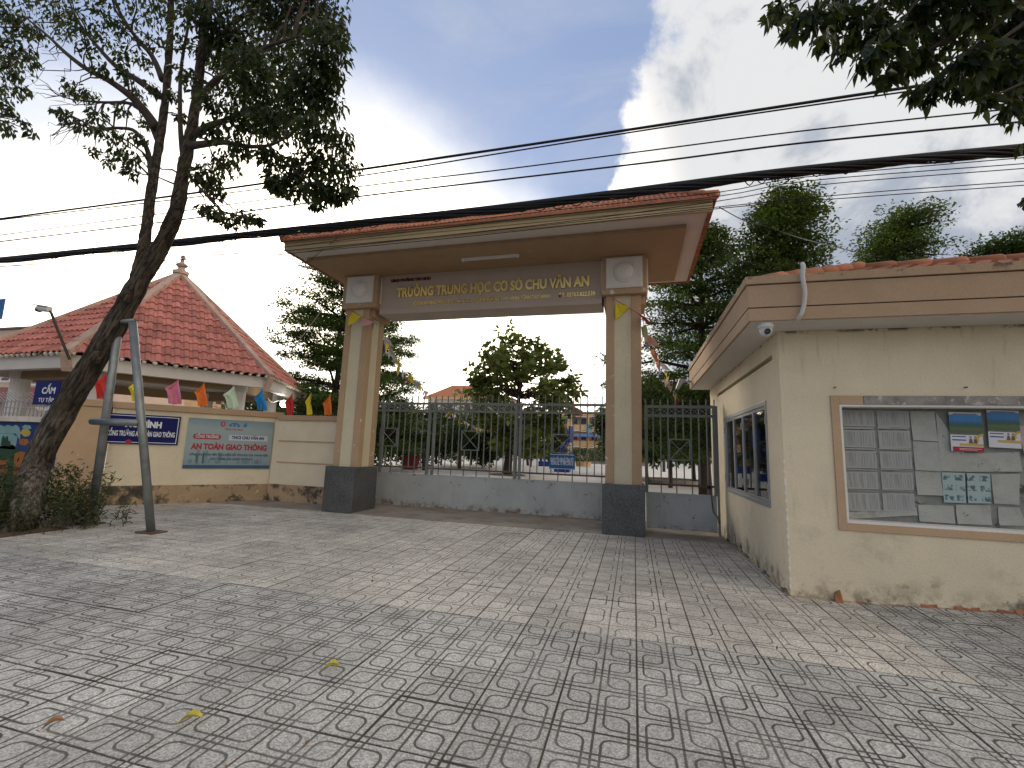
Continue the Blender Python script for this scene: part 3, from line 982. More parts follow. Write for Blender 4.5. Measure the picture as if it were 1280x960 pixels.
# parapet fascia: front and left side
FX, FY, FZ0, FZ1 = 1.17, 5.10, 2.82, 3.30
q = MB()
def fasciabox(z0, z1, out):
    q.box(FX - out, FY - out, z0, 7.7, FY + .08, z1)
    q.box(FX - out, FY + .08, z0, FX + .08, 10.4, z1)
fasciabox(FZ0, 2.955, 0.0); fasciabox(2.965, 3.205, .004); fasciabox(3.215, FZ1, .022)
q.build('parapet', M['tanclean'], GHS, bevel=.004)
q = MB(); q.box(FX + .012, FY + .012, 2.95, 7.7, 10.35, 2.97); q.box(FX + .01, FY + .01, 3.2, FX + .06, 10.35, 3.22); q.box(FX + .06, FY + .01, 3.2, 7.7, FY + .06, 3.22)
q.build('parapet_joint', M['dark'], GHS)
MB().box(FX + .03, FY + .03, 2.812, 7.7, 10.4, 2.85).build('soffit', M['soffitwhite'], GHS)
# roof of rolled tiles behind the parapet
HX = at(1072, 320, 6.75).x
RGZ = at(1150, 320, 6.75).z - .16
hipA, hipB = Vector((1.35, 5.28, 3.26)), Vector((HX, 6.75, RGZ))
q = MB()
q.face([hipA, (7.7, 5.28, 3.26), (7.7, 6.75, RGZ), hipB]); q.face([hipA, hipB, (HX, 8.9, RGZ), (1.35, 10.3, 3.26)])
q.face([(1.35, 10.3, 3.26), (HX, 8.9, RGZ), (7.7, 8.9, RGZ), (7.7, 10.3, 3.26)]); q.face([hipB, (7.7, 6.75, RGZ), (7.7, 8.9, RGZ), (HX, 8.9, RGZ)])
q.build('roof_deck', M['wtile'], GHS)
prof = [(-.1, .0), (-.03, .012), (.03, .045), (.075, .045), (.1, .0)]
q = MB()
for k in range(4):
    (p0, z0), (p1, z1) = prof[k], prof[k + 1]
    q.face([(p0, 0, z0 + .022), (p1, 0, z1 + .022), (p1, .36, z1), (p0, .36, z0)])
    q.face([(p0, 0, z0), (p1, 0, z1), (p1, 0, z1 + .022), (p0, 0, z0 + .022)])
rt = q.mesh('roof_tile', M['wtile'])
sl = math.atan2(RGZ - 3.26, 1.47)
for r in range(5):
    for i in range(32):
        yy = 5.24 + r * .30; x = 1.5 + .2 * i + (r % 2) * 0
        if x < 1.42 + (yy - 5.24) * (HX - 1.35) / 1.47 + .05:
            continue
        link('roof_tile', rt, GHS, Vector((x, yy, 3.262 + (yy - 5.28) * (RGZ - 3.26) / 1.47)) - Vector(GHS.location), (sl, random.gauss(0, .015), random.gauss(0, .01)))
ridge_m = MB().tube([(0, 0, 0), (.40, 0, 0), (.43, 0, 0)], [.075, .088, .080], 10).mesh('ridge_tile', M['wtile'], smooth=True)
d = (hipB - hipA); L = d.length
for i in range(6):
    p = hipA + d * (i / 6) + Vector((0, 0, .045))
    o = link('ridge_tile', ridge_m, GHS, p - Vector(GHS.location)); o.rotation_euler = d.to_track_quat('X', 'Z').to_euler()
for i in range(14):
    link('ridge_tile', ridge_m, GHS, Vector((HX - .03 + .38 * i, 6.75, RGZ + .02)) - Vector(GHS.location), (0, -.02, 0))
# trim round the notice board recess
q = MB(); q.box(2.03, GY - .018, .70, BX0 - .012, GY + .01, 2.09); q.box(BX0 - .012, GY - .018, .70, 5.1, GY + .01, BZ0 - .02)
q.box(BX0 - .012, GY - .018, BZ1 + .012, 2.33, GY + .01, 2.09)
q.build('board_surround', M['tan'], GHS, bevel=.004)
MB().box(2.333, GY - .022, BZ1 + .012, 5.1, GY + .01, 2.088).build('board_lintel', M['weathered'], GHS, bevel=.004)
q = MB(); q.box(BX0 - .012, GY - .006, BZ0 - .02, BX0 + .012, GY + .15, BZ1 + .012); q.box(BX0 + .012, GY - .006, BZ0 - .02, 5.0, GY + .15, BZ0 + .006); q.box(BX0 + .012, GY - .006, BZ1 - .012, 5.0, GY + .15, BZ1 + .012)
q.build('board_frame', M['white'], GHS)
# side window: four sashes
WD = None
fr = MB()
xw = GX - .012
fr.box(xw, WY0, WZ0, xw + .07, WY1, WZ0 + .045); fr.box(xw, WY0, WZ1 - .06, xw + .07, WY1, WZ1)
fr.box(xw, WY0, WZ0 + .045, xw + .07, WY0 + .05, WZ1 - .06); fr.box(xw, WY1 - .05, WZ0 + .045, xw + .07, WY1, WZ1 - .06)
win = fr.build('window', M['alu'], GHS, bevel=.003)
wn = (WY1 - WY0 - .1) / 4
for i in range(4):
    y0, y1 = WY0 + .05 + i * wn, WY0 + .05 + (i + 1) * wn
    s_ = MB()
    x0 = xw + .012
    s_.box(x0, y0 + .002, WZ0 + .047, x0 + .04, y0 + .034, WZ1 - .062); s_.box(x0, y1 - .034, WZ0 + .047, x0 + .04, y1 - .002, WZ1 - .062)
    s_.box(x0, y0 + .034, WZ0 + .047, x0 + .04, y1 - .034, WZ0 + .085); s_.box(x0, y0 + .034, WZ1 - .10, x0 + .04, y1 - .034, WZ1 - .062)
    s_.build('sash', M['alu'], win, off=GHS.location)
    MB().box(x0 + .016, y0 + .034, WZ0 + .085, x0 + .021, y1 - .034, WZ1 - .10).build('pane', M['glass'], win, off=GHS.location)
for y_ in (WY1 - .01, WY0 + .05 + wn * 2, WY0 + .02):
    for z in (1.05, 1.86):
        MB().box(xw - .012, y_ - .015, z - .045, xw, y_ + .015, z + .045).build('hinge', M['alu'], win, off=GHS.location)
# foot of the walls: crumbled render
q = MB()
def crumble(p0, p1, nrm, n_, hmax, m0=0):
    p0, p1, nrm = Vector(p0), Vector(p1), Vector(nrm)
    for i in range(n_):
        a = p0.lerp(p1, i / n_); c = p0.lerp(p1, (i + 1) / n_)
        h0, w0 = random.uniform(.2, 1) * hmax, random.uniform(.5, 1) * .05
        q.hexa([a, c, c + nrm * w0, a + nrm * w0], [a + Vector((0, 0, h0)), c + Vector((0, 0, h0 * random.uniform(.6, 1.2))), c + nrm * w0 * .4 + Vector((0, 0, h0 * .5)), a + nrm * w0 * .4 + Vector((0, 0, h0 * .5))])
crumble((2.15, GY, -.015), (3.75, GY, .065), (0, -1, 0), 24, .05); crumble((3.75, GY, .065), (7.5, GY, .09), (0, -1, 0), 40, .05)
q.build('crumbled_brick_foot', M['rubble'], GHS)
q = MB(); crumble((GX, 8.9, -.01), (GX, GY, -.01), (-1, 0, 0), 34, .05); crumble((GX, GY, -.01), (2.1, GY, -.01), (0, -1, 0), 6, .03)
q.build('mouldy_foot', M['plinth'], GHS)
bk = MB(); p = gnd(1035, 743)
bk.hexa([(p.x - .04, GY - .07, 0), (p.x + .03, GY - .08, 0), (p.x + .05, GY - .01, 0), (p.x - .03, GY - .01, 0)], [(p.x - .035, GY - .05, .07), (p.x + .01, GY - .05, .09), (p.x + .03, GY - .015, .12), (p.x - .02, GY - .01, .09)])
tag(bk.build('brick_chunk', M['rubble'], bevel=.006), 'broken piece of reddish brick at the foot of the gatehouse corner', 'brick')
q = MB()
for i in range(16):
    z = .08 + i * .085 + random.uniform(-.02, .02); w_ = random.uniform(.008, .022); hh = random.uniform(.02, .06)
    q.hexa([(GX - .004, GY - .004, z), (GX + w_, GY - .004, z), (GX + w_, GY + w_, z), (GX - .004, GY + w_, z)], [(GX - .004, GY - .004, z + hh), (GX + w_ * .5, GY - .004, z + hh), (GX + w_ * .5, GY + w_ * .6, z + hh), (GX - .004, GY + w_ * .6, z + hh)])
q.build('chipped_edge', M['white'], GHS)
for x, y in ((1043, 484.5), (1206, 484.5)):
    p = at(x, y, GY)
    MB().tube([(p.x, GY + .01, p.z), (p.x, GY - .035, p.z)], .008, 6).build('wall_plug', M['rubble'], GHS)
# conduit over the parapet
pts = smoothpath([at(1003, 330, 5.2), at(1004, 333, 5.05), at(1003, 345, 5.04), at(1006, 365, 5.05), at(1004, 385, 5.06), at(998, 398, 5.10), at(988, 404, 5.3), at(984, 408, 5.45)], 5)
tag(MB().tube(pts, .022, 8).build('conduit', M['pvc'], smooth=True), 'pale plastic conduit bent down over the gatehouse parapet', 'pipe')
# dome camera under the corner of the soffit
p = gnd(957, 405, 2.81)
DC = thing('dome_camera', 'white dome security camera under the front corner of the gatehouse roof', 'camera', (p.x, p.y, 2.81))
MB().lathe([(.075, .0), (.075, -.03), (.068, -.05)], (p.x, p.y, 2.811), 18).build('mount', M['plasticw'], DC, smooth=True)
MB().lathe([(.062, -.05), (.062, -.075), (.05, -.11), (.028, -.133), (.006, -.14)], (p.x, p.y, 2.811), 18).build('dome', M['plasticw'], DC, smooth=True)
MB().lathe([(.030, -.02), (.030, .012), (.006, .02)], (p.x + .0, p.y - .048, 2.715), 14, axis='Y').build('lens', M['lens'], DC, smooth=True)
# floodlight at the rear corner of the parapet
p = at(861, 467, 10.2)
FL = thing('floodlight', 'small grey floodlight on the rear corner of the gatehouse parapet', 'lamp', (1.17, 10.2, 2.9))
MB().box(1.02, 10.1, 2.93, 1.17, 10.16, 2.96).build('arm', M['alu'], FL)
q = MB(); q.hexa([(.86, 10.0, 2.80), (.93, 10.0, 2.80), (.93, 10.28, 2.80), (.86, 10.28, 2.80)], [(.93, 10.0, 3.0), (1.05, 10.0, 2.98), (1.05, 10.28, 2.98), (.93, 10.28, 3.0)])
q.build('lamp_head', M['alu'], FL, bevel=.008)

# ------------------------------------------------------------------ papers on the notice board
YP = GY + .176


def printmat(name, kind):
    m_ = bpy.data.materials.new(name); m_.use_nodes = True
    q = G(m_.node_tree)
    x, y, z = q.xyz(q.n('ShaderNodeTexCoord').outputs['Generated'])
    pos = q.n('ShaderNodeTexCoord').outputs['Object']
    info = q.n('ShaderNodeObjectInfo').outputs['Random']
    if kind == 'list':
        v = q.vec(q.m('ADD', q.m('MULTIPLY', x, 26.0), q.m('MULTIPLY', info, 37.0)), q.m('MULTIPLY', z, .6), 0.0)
        col_ = q.step(q.noise(v, 1.0, 2, .6), .40, .62)
        w = q.n('ShaderNodeTexWave', wave_type='BANDS', bands_direction='Z')
        q.put(w.inputs[0], q.n('ShaderNodeTexCoord').outputs['Generated']); w.inputs['Scale'].default_value = 9; w.inputs['Distortion'].default_value = .6
        k = q.m('MULTIPLY', col_, q.m('ADD', .45, q.m('MULTIPLY', w.outputs['Fac'], .55)))
        inx = q.m('MULTIPLY', q.step(x, .03, .06), q.step(x, .94, .97, 1.0, 0.0))
        inz = q.m('MULTIPLY', q.step(z, .08, .12), q.step(z, .88, .92, 1.0, 0.0))
        k = q.m('MULTIPLY', k, q.m('MULTIPLY', inx, inz))
        c_ = q.mix(q.m('MULTIPLY', k, .62), (.34, .345, .325), (.11, .11, .11))
        c_ = q.mix(q.step(q.noise(pos, 6, 5), .5, .8, 0, .5), c_, (.30, .30, .28))
    else:
        nz = q.noise(q.vec(x, z, info), 6, 3)
        cx_, cz_ = q.m('FRACT', q.m('MULTIPLY', x, 2.0)), q.m('FRACT', q.m('MULTIPLY', z, 3.0))
        inb = q.m('MULTIPLY', q.m('MULTIPLY', q.step(cx_, .10, .14), q.step(cx_, .86, .9, 1., 0.)), q.m('MULTIPLY', q.step(cz_, .2, .25), q.step(cz_, .75, .8, 1., 0.)))
        k = q.m('MULTIPLY', inb, q.step(nz, .42, .58))
        c_ = q.mix(q.m('MULTIPLY', k, .85), (.33, .42, .40), (.03, .075, .11))
    b_ = q.n('ShaderNodeBsdfPrincipled'); q.put(b_.inputs['Base Color'], c_); b_.inputs['Roughness'].default_value = .8
    q.put(q.n('ShaderNodeOutputMaterial').inputs[0], b_.outputs[0])
    return m_


M['list'] = printmat('printed list paper', 'list')
M['photos'] = printmat('blue photo sheet', 'photos')


def paper(name, quad, label, cat, m_, group=None, y=YP, curl=.006, part=None):
    """quad: tl, tr, br, bl on the photograph, put on the board plane"""
    P = [at(px_, py_, y) for px_, py_ in quad]
    b_ = MB(); n_ = 4
    for i in range(n_):
        for j in range(n_):
            c4 = []
            for (u, v) in ((i, j), (i, j + 1), (i + 1, j + 1), (i + 1, j)):
                u, v = u / n_, v / n_
                p = P[0] * (1 - u) * (1 - v) + P[1] * u * (1 - v) + P[2] * u * v + P[3] * (1 - u) * v
                c4.append(p - Vector((0, curl * (v ** 3 + .6 * u ** 4) + .002, 0)))
            b_.face(c4[::1])
    o = b_.build(name, m_, None, off=tuple((P[2] + P[3]) / 2))
    o.location = (P[2] + P[3]) / 2
    return tag(o, label, cat, group)


zq = lambda x, y: (1040 + x / 5.3333, 490 + y / 5.3333)
ordn = ['top', 'second', 'third', 'fourth', 'bottom']
for c_, (xl, xr, nm) in enumerate(((66, 272, 'left'), (296, 506, 'right'))):
    for r, (y0, y1) in enumerate(((120, 228), (252, 368), (392, 505), (530, 645), (670, 790))):
        s = r * 9.5
        dy = c_ * 4
        paper('printed_list', [zq(xl + s, y0 + dy), zq(xr + s, y0 + 3 + dy), zq(xr + s + 9, y1 + 4 + dy), zq(xl + s + 9, y1 + dy)],
              f'grey printed list, {ordn[r]} in the {nm} column of lists on the notice board', 'paper', M['list'], 'printed lists on the notice board')
for i, (qd, lb) in enumerate((
        (((520, 128), (680, 130), (700, 330), (536, 322)), 'blank grey sheet right beside the top of the printed lists'),
        (((537, 326), (702, 334), (722, 530), (552, 520)), 'blank grey sheet second from top beside the printed lists'),
        (((553, 524), (722, 534), (735, 690), (566, 685)), 'wrinkled blank sheet third from top beside the printed lists'),
        (((690, 130), (760, 132), (790, 400), (880, 405), (880, 530), (722, 528)), 'pale sheet with stained edge left of and below the red edged poster'),
        (((880, 410), (1245, 400), (1262, 530), (882, 532)), 'wide faded sheet under the two colour posters'),
        (((1060, 548), (1250, 545), (1238, 752), (1075, 742)), 'torn whitish sheet right of the two blue photo sheets'),
        (((572, 750), (806, 758), (815, 876), (580, 862)), 'pale sheet with grey heading at the bottom of the notice board'),
        (((824, 750), (1052, 756), (1058, 885), (832, 878)), 'pale empty sheet at the bottom under the blue photo sheets'),
        (((1105, 765), (1245, 770), (1290, 890), (1110, 888)), 'torn pale sheet at the bottom right of the notice board'),
        (((110, 800), (560, 770), (565, 820), (118, 845)), 'crumpled paper strip under the printed lists'))):
    if len(qd) == 6:
        qd = (qd[0], qd[3], qd[4], qd[5])
    paper('blank_sheet', [zq(*p) for p in qd], lb, 'paper', M['paper'], 'blank sheets on the notice board', curl=.012)
paper('photo_sheet', [zq(*p) for p in ((730, 535), (884, 540), (890, 740), (745, 735))], 'bluish sheet of small photos, left one of the pair below the posters', 'paper', M['photos'], 'blue photo sheets', y=YP - .012)
paper('photo_sheet', [zq(*p) for p in ((898, 540), (1052, 546), (1056, 742), (905, 740))], 'bluish sheet of small photos, right one of the pair below the posters', 'paper', M['photos'], 'blue photo sheets', y=YP - .012)
for k in range(5):                                            # tape strips between the lists
    for xl, xr in ((74, 278), (300, 510)):
        a, c = zq(xl + k * 9.5, 233 + k * 139), zq(xr + k * 9.5, 247 + k * 139)
        if k < 4:
            A, C_ = at(*a, YP - .012), at(*c, YP - .012)
            tag(MB().box(A.x, YP - .014, C_.z, C_.x, YP - .011, A.z).build('tape_strip', M['paper']), f'pale tape strip under the {ordn[k]} printed list of the {"left" if xl < 200 else "right"} column', 'tape', 'tape strips')


def colmat(name, cs, rough=.55, noise=None):
    m_ = bpy.data.materials.new(name); m_.use_nodes = True
    q = G(m_.node_tree)
    z = q.xyz(q.n('ShaderNodeTexCoord').outputs['Generated'])
    rp = q.n('ShaderNodeValToRGB')
    zz_ = z[2]
    if noise:
        zz_ = q.m('ADD', zz_, q.m('MULTIPLY', q.m('SUBTRACT', q.noise(q.n('ShaderNodeTexCoord').outputs['Generated'], noise[0], 5, .7), .5), noise[1]))
    q.put(rp.inputs[0], zz_)
    el = rp.color_ramp.elements
    for i, (p, c_) in enumerate(cs):
        e = el[i] if i < 2 else el.new(p)
        e.position = p; e.color = (*c_, 1)
    b_ = q.n('ShaderNodeBsdfPrincipled'); q.put(b_.inputs['Base Color'], rp.outputs[0]); b_.inputs['Roughness'].default_value = rough
    q.put(q.n('ShaderNodeOutputMaterial').inputs[0], b_.outputs[0])
    return m_


M['postpic'] = colmat('poster sky and fields print', [(0, (.16, .13, .08)), (.14, (.05, .10, .06)), (.32, (.10, .13, .05)), (.45, (.03, .09, .05)), (.55, (.02, .10, .14)), (.68, (.03, .16, .36)), (1, (.06, .22, .50))], noise=(7, .3))
M['postwhite'] = plain('poster paper', (.60, .60, .62), .5)
M['postred'] = plain('poster red', (.36, .02, .035), .5)
M['postyel'] = plain('poster yellow', (.50, .36, .06), .5)
M['postnavy'] = plain('poster navy', (.03, .05, .20), .5)
M['postfig'] = plain('poster figure brown', (.18, .09, .06), .6)
M['pinkp'] = plain('pale pink poster', (.45, .32, .36), .6)


def poster(label, x0, z0, x1, z1, red, tilt):
    t = thing('poster', label, 'poster', ((x0 + x1) / 2, YP - .03, z0), tilt, 'colour posters on the notice board')
    w, h = x1 - x0, z1 - z0
    t.rotation_euler = (0, tilt, 0)
    t['world_built'] = 0
    P = lambda u0, v0, u1, v1, k: MB().box((u0 - .5) * w, -.0012 * k - .001, v0 * h, (u1 - .5) * w, -.0012 * k, v1 * h)
    P(0, 0, 1, 1, 0).build('sheet', M['postwhite'], t)
    P(.0, .42, 1, .93, 1).build('picture', M['postpic'], t)
    q = P(.05, .36, .48, .385, 1)
    q.box(-.45 * w, -.0022, .27 * h, -.02 * w, -.0012, .30 * h)
    q.build('text_bar', M['postnavy'], t)
    q = P(.15, .955, .85, .965, 1); q.box(-.4 * w, -.0022, .935 * h, .4 * w, -.0012, .948 * h); q.build('heading_line', M['postnavy'], t)
    ya = MB(); n_ = 10
    for i in range(n_):                                     # yellow sweep to the right
        a0, a1 = i / n_ * PI / 1.6 - .4, (i + 1) / n_ * PI / 1.6 - .4
        R0, R1 = .16 * w, .24 * w
        cxp, czp = .52 * w, .30 * h
        f_ = lambda R, a: (cxp - R * math.cos(a), -.0036, czp + R * math.sin(a))
        ya.face([f_(R0, a0), f_(R0, a1), f_(R1, a1), f_(R1, a0)])
    ya.box(-.22 * w, -.0036, .14 * h, .5 * w, -.0026, .20 * h)
    ya.build('yellow_sweep', M['postyel'], t)
    fg = MB()
    for u, s_ in ((.62, 1.0), (.76, 1.05)):
        fg.lathe([(.030 * w, 0), (.03 * w, .0012)], ((u - .5) * w, -.0050, (.34 + .03 * s_) * h), 10, axis='Y')
        fg.prism([((u - .56) * w, .21 * h), ((u - .44) * w, .21 * h), ((u - .47) * w, .33 * h), ((u - .53) * w, .33 * h)], -.0048, -.0038)
    fg.build('printed_figures', M['postfig'], t)
    if red:
        P(.05, .0, 1, .115, 2).build('red_band', M['postred'], t)
        q = P(.25, .035, .8, .045, 3); q.box(-.25 * w, -.0046, .065 * h, .42 * w, -.0036, .075 * h); q.build('text_bar', M['postwhite'], t)
    return t


pa, pb = at(1182, 515.5, YP), at(1227.5, 565, YP)
poster('blue and white poster with red bottom band at the top of the notice board', pa.x, pb.z, pb.x, pa.z, True, .02)
pa, pb = at(1228.5, 513, YP), at(1274, 560.5, YP)
poster('blue and white poster with curled lower edge, right of the red banded one', pa.x, pb.z, pb.x, pa.z, False, .03)
paper('pink_sheet', [zq(1236, 225), zq(1400, 225), zq(1400, 430), zq(1280, 420)], 'pale pink sheet at the right of the posters on the notice board', 'paper', M['pinkp'], y=YP - .02)
# papers behind the side window
for (y0, y1, z0, z1, lb) in ((6.22, 6.75, 1.42, 1.98, 'pale paper taped inside the gatehouse side window nearest the corner'), (6.82, 7.4, 1.62, 1.97, 'shorter paper inside the second pane of the gatehouse side window'), (8.15, 8.6, 1.55, 1.97, 'paper inside the far pane of the gatehouse side window')):
    b_ = MB().box(GX + .062, y0, z0, GX + .065, y1, z1)
    tag(b_.build('window_paper', M['paper']), lb, 'paper', 'papers inside the side window')

# ================================================================== BOUNDARY WALL AND ITS SIGNS
WA, WB = Vector((-8.383, 9.386, 0)), Vector((-10.364, 6.954, 0))
WL = (WA - WB).length
WANG = math.atan2(WA.y - WB.y, WA.x - WB.x)
BW = thing('boundary_wall', 'cream boundary wall with tan coping and mouldy plinth left of the gateway', 'wall', tuple(WB), WANG)
MB().box(-.02, 0, -.05, WL, .22, 1.97).build('wall_panel', M['creamwall'], BW)
MB().box(-.02, -.03, -.05, WL - .03, .0, .385).build('plinth', M['plinth'], BW, bevel=.008)
MB().box(-.05, -.06, 1.965, WL + .03, .28, 2.10).build('coping', M['tanclean'], BW, bevel=.01)
MB().box(-.74, -.14, -.05, -.06, .30, 1.965).build('pilaster', M['tan'], BW, bevel=.008)
MB().box(-.78, -.17, 1.966, -.052, .33, 2.10).build('pilaster_cap', M['tanclean'], BW, bevel=.01)
BW2 = thing('gate_side_wall', 'short cream wall with brown bands between boundary wall and left pillar', 'wall', (-7.3, 9.2, 0))
MB().box(-8.40, 9.2, -.05, -6.24, 9.42, 1.91).build('wall_panel', M['creamwall'], BW2)
MB().box(-8.40, 9.165, -.05, -6.24, 9.2, .40).build('plinth', M['plinth'], BW2, bevel=.008)
MB().box(-8.30, 9.14, 1.91, -6.20, 9.48, 2.03).build('coping', M['tanclean'], BW2, bevel=.01)
for z in (.915, 1.415):
    MB().box(-8.24, 9.185, z - .015, -6.24, 9.205, z + .015).build('brown_band', M['tan'], BW2)


def wpt(x, y, z):                      # wall-local to world
    return WB + Vector((math.cos(WANG) * x - math.sin(WANG) * y, math.sin(WANG) * x + math.cos(WANG) * y, z))


SG = thing('school_safety_sign', 'dark blue metal sign with white lettering on the cream wall', 'sign', tuple(wpt(0.47, -.03, 1.24)), WANG)
w, h = 1.30, .62
MB().box(-w / 2, -.012, 0, w / 2, .02, h).build('plate', M['blue'], SG, bevel=.004)
q = MB()
for a in ((-w / 2 + .03, .03, w / 2 - .03, .042), (-w / 2 + .03, h - .042, w / 2 - .03, h - .03), (-w / 2 + .03, .042, -w / 2 + .042, h - .042), (w / 2 - .042, .042, w / 2 - .03, h - .042)):
    q.box(a[0], -.0145, a[1], a[2], -.0115, a[3])
q.build('border', M['txtwhite'], SG)
text('lettering', 'MÔ HÌNH', .125, (.03, -.0135, h * .66), M['txtwhite'], SG, width=.60, bold=.05)
text('lettering', 'CỔNG TRƯỜNG AN TOÀN GIAO THÔNG', .105, (0.02, -.0135, h * .34), M['txtwhite'], SG, width=1.12, bold=.03)
MB().lathe([(.05, -.013), (.05, -.016)], (-.18, 0, .045), 14, axis='Y').build('red_mark', M['txtred'], SG)

BN = thing('safety_banner', 'pale blue printed banner with red headline on the cream wall', 'banner', tuple(wpt(2.11, -.025, .745)), WANG)
w, h = 1.70, 1.11
M['banner'] = colmat('banner print', [(0, (.17, .26, .30)), (.35, (.27, .34, .35)), (.8, (.28, .35, .36)), (1, (.16, .25, .29))], .5, (2.2, .3))
MB().box(-w / 2, -.008, 0, w / 2, .015, h).build('sheet', M['banner'], BN)
M['bnavy'] = plain('banner dark blue', (.035, .09, .17), .5)
M['bblue'] = plain('banner blue', (.03, .17, .34), .5)
M['bgrey'] = plain('banner grey blue', (.17, .24, .27), .5)
M['bwhite'] = plain('banner white', (.52, .56, .58), .5)
U = lambda u: (u - .5) * w
MB().box(U(0), -.0095, .0, U(1), -.0075, .075).build('bottom_strip', M['bnavy'], BN)
q = MB()
for i in range(26):                                        # faint skyline of small squares
    u = random.uniform(.03, .95); z0 = .08
    hh = random.uniform(.02, .16) * (1 if u > .4 else 2.0)
    q.box(U(u), -.0095, z0 + .03, U(u) + random.uniform(.02, .06), -.0075, z0 + .03 + hh)
tag(q.build('printed_skyline', M['bgrey'], BN), kind='stuff')
text('lettering', 'TỈNH TÂY NINH', .036, (U(.52), -.0095, h * .80), M['txtred'], BN, width=.36)
q = MB(); xa, xb, zc, r = U(.07), U(.38), h * .635, .058
q.prism([(xa + r + r * math.cos(t_ * PI / 8), zc + r * math.sin(t_ * PI / 8)) for t_ in range(4, 13)] + [(xb - r + r * math.cos(t_ * PI / 8), zc + r * math.sin(t_ * PI / 8)) for t_ in range(-4, 5)], -.0098, -.0075)
q.build('red_label', M['txtred'], BN)
text('lettering', 'CỔNG TRƯỜNG', .068, (U(.225), -.0112, zc), M['bwhite'], BN, width=.44, bold=.04)
MB().box(U(.47), -.0098, h * .575, U(.94), -.0075, h * .69).build('white_label', M['bwhite'], BN)
text('lettering', 'THCS CHU VĂN AN', .068, (U(.70), -.0112, h * .635), M['txtnavy'], BN, width=.66, bold=.045)
text('lettering', 'AN TOÀN GIAO THÔNG', .125, (U(.505), -.0098, h * .43), M['txtred'], BN, width=1.50, bold=.05)
text('lettering', 'CÔNG AN, ĐOÀN VIÊN THỰC HIỆN NẾP VĂN HÓA CỦA THANH NIÊN', .05, (U(.51), -.0112, h * .275), M['bnavy'], BN, width=1.55, bold=.03)
text('lettering', 'KHI THAM GIA GIAO THÔNG', .05, (U(.53), -.0112, h * .19), M['bnavy'], BN, width=.82, bold=.03)
q = MB(); q.prism([(U(.36), h * .87), (U(.385), h * .845), (U(.41), h * .87), (U(.41), h * .955), (U(.36), h * .955)], -.0098, -.0075)
q.build('red_emblem', M['txtred'], BN)
q = MB(); q.box(U(.374), -.0112, h * .882, U(.398), -.0097, h * .894); q.box(U(.374), -.0112, h * .918, U(.398), -.0097, h * .93); q.build('emblem_mark', M['bwhite'], BN)
q = MB()
for i in range(8):
    a0, a1 = PI * i / 8, PI * (i + 1) / 8
    f_ = lambda R, a: (U(.52) + R * math.cos(a) * 1.25, -.0096, h * .865 + R * math.sin(a))
    q.face([f_(.062, a0), f_(.062, a1), f_(.088, a1), f_(.088, a0)])
q.lathe([(.022, -.0096), (.022, -.0076)], (U(.52), 0, h * .905), 10, axis='Y'); q.box(U(.5), -.0096, h * .865, U(.54), -.0076, h * .89)
q.box(U(.455), -.0096, h * .862, U(.49), -.0076, h * .885); q.box(U(.55), -.0096, h * .862, U(.585), -.0076, h * .885)
q.build('blue_emblem', M['bblue'], BN)
q = MB(); q.prism([(U(.62), h * .865), (U(.665), h * .865), (U(.665), h * .955), (U(.64), h * .94)], -.0098, -.0075); q.build('blue_emblem', M['bblue'], BN)

# coloured flags standing on the coping
FC = dict(red=(.55, .04, .03), yellow=(.74, .60, .03), pink=(.66, .22, .33), orange=(.80, .22, .04), green=(.55, .68, .50), blue=(.03, .26, .58))
for k, c_ in FC.items():
    M['flag_' + k] = mat('flag cloth ' + k, c_, .8, var=.06, vs=12, fine=.05)


def wallx(px_):
    """point of the wall-top line under a column of the photograph"""
    d = ray(px_, 505)
    n_ = Vector((-math.sin(WANG), math.cos(WANG), 0))
    o = WB + n_ * .12
    s = n_.dot(o - Vector((0, 0, CAMH))) / n_.dot(d)
    return Vector((0, 0, CAMH)) + d * s


FLAGS = [(126, 'red', 'red flag on the wall coping half hidden by the leaning trunk', .52, .0), (169, 'yellow', 'yellow flag on the wall coping seen behind the pipe support', .46, -.03),
         (216, 'pink', 'pink flag on the wall coping above the pale blue banner', .52, .06), (252, 'orange', 'orange flag between the pink and the pale green flags', .50, -.01),
         (290, 'green', 'pale green flag between an orange and a blue flag', .50, .0), (327, 'blue', 'blue flag on the wall coping before the pavilion corner', .50, -.02),
         (364, 'red', 'red flag on the short wall next to a yellow flag', .47, -.01), (386, 'yellow', 'yellow flag on the short wall near the left pillar', .48, -.02),
         (411, 'orange', 'orange flag on the short wall nearest the left pillar', .46, .01)]
SHP = [(1.0, -.012, .012), (.90, -.07, .03), (.80, -.15, .06), (.70, -.25, .09), (.61, -.36, .12), (.55, -.38, .14), (.48, -.31, .17), (.36, -.25, .21), (.22, -.21, .25), (.08, -.18, .30), (.0, -.16, .28)]
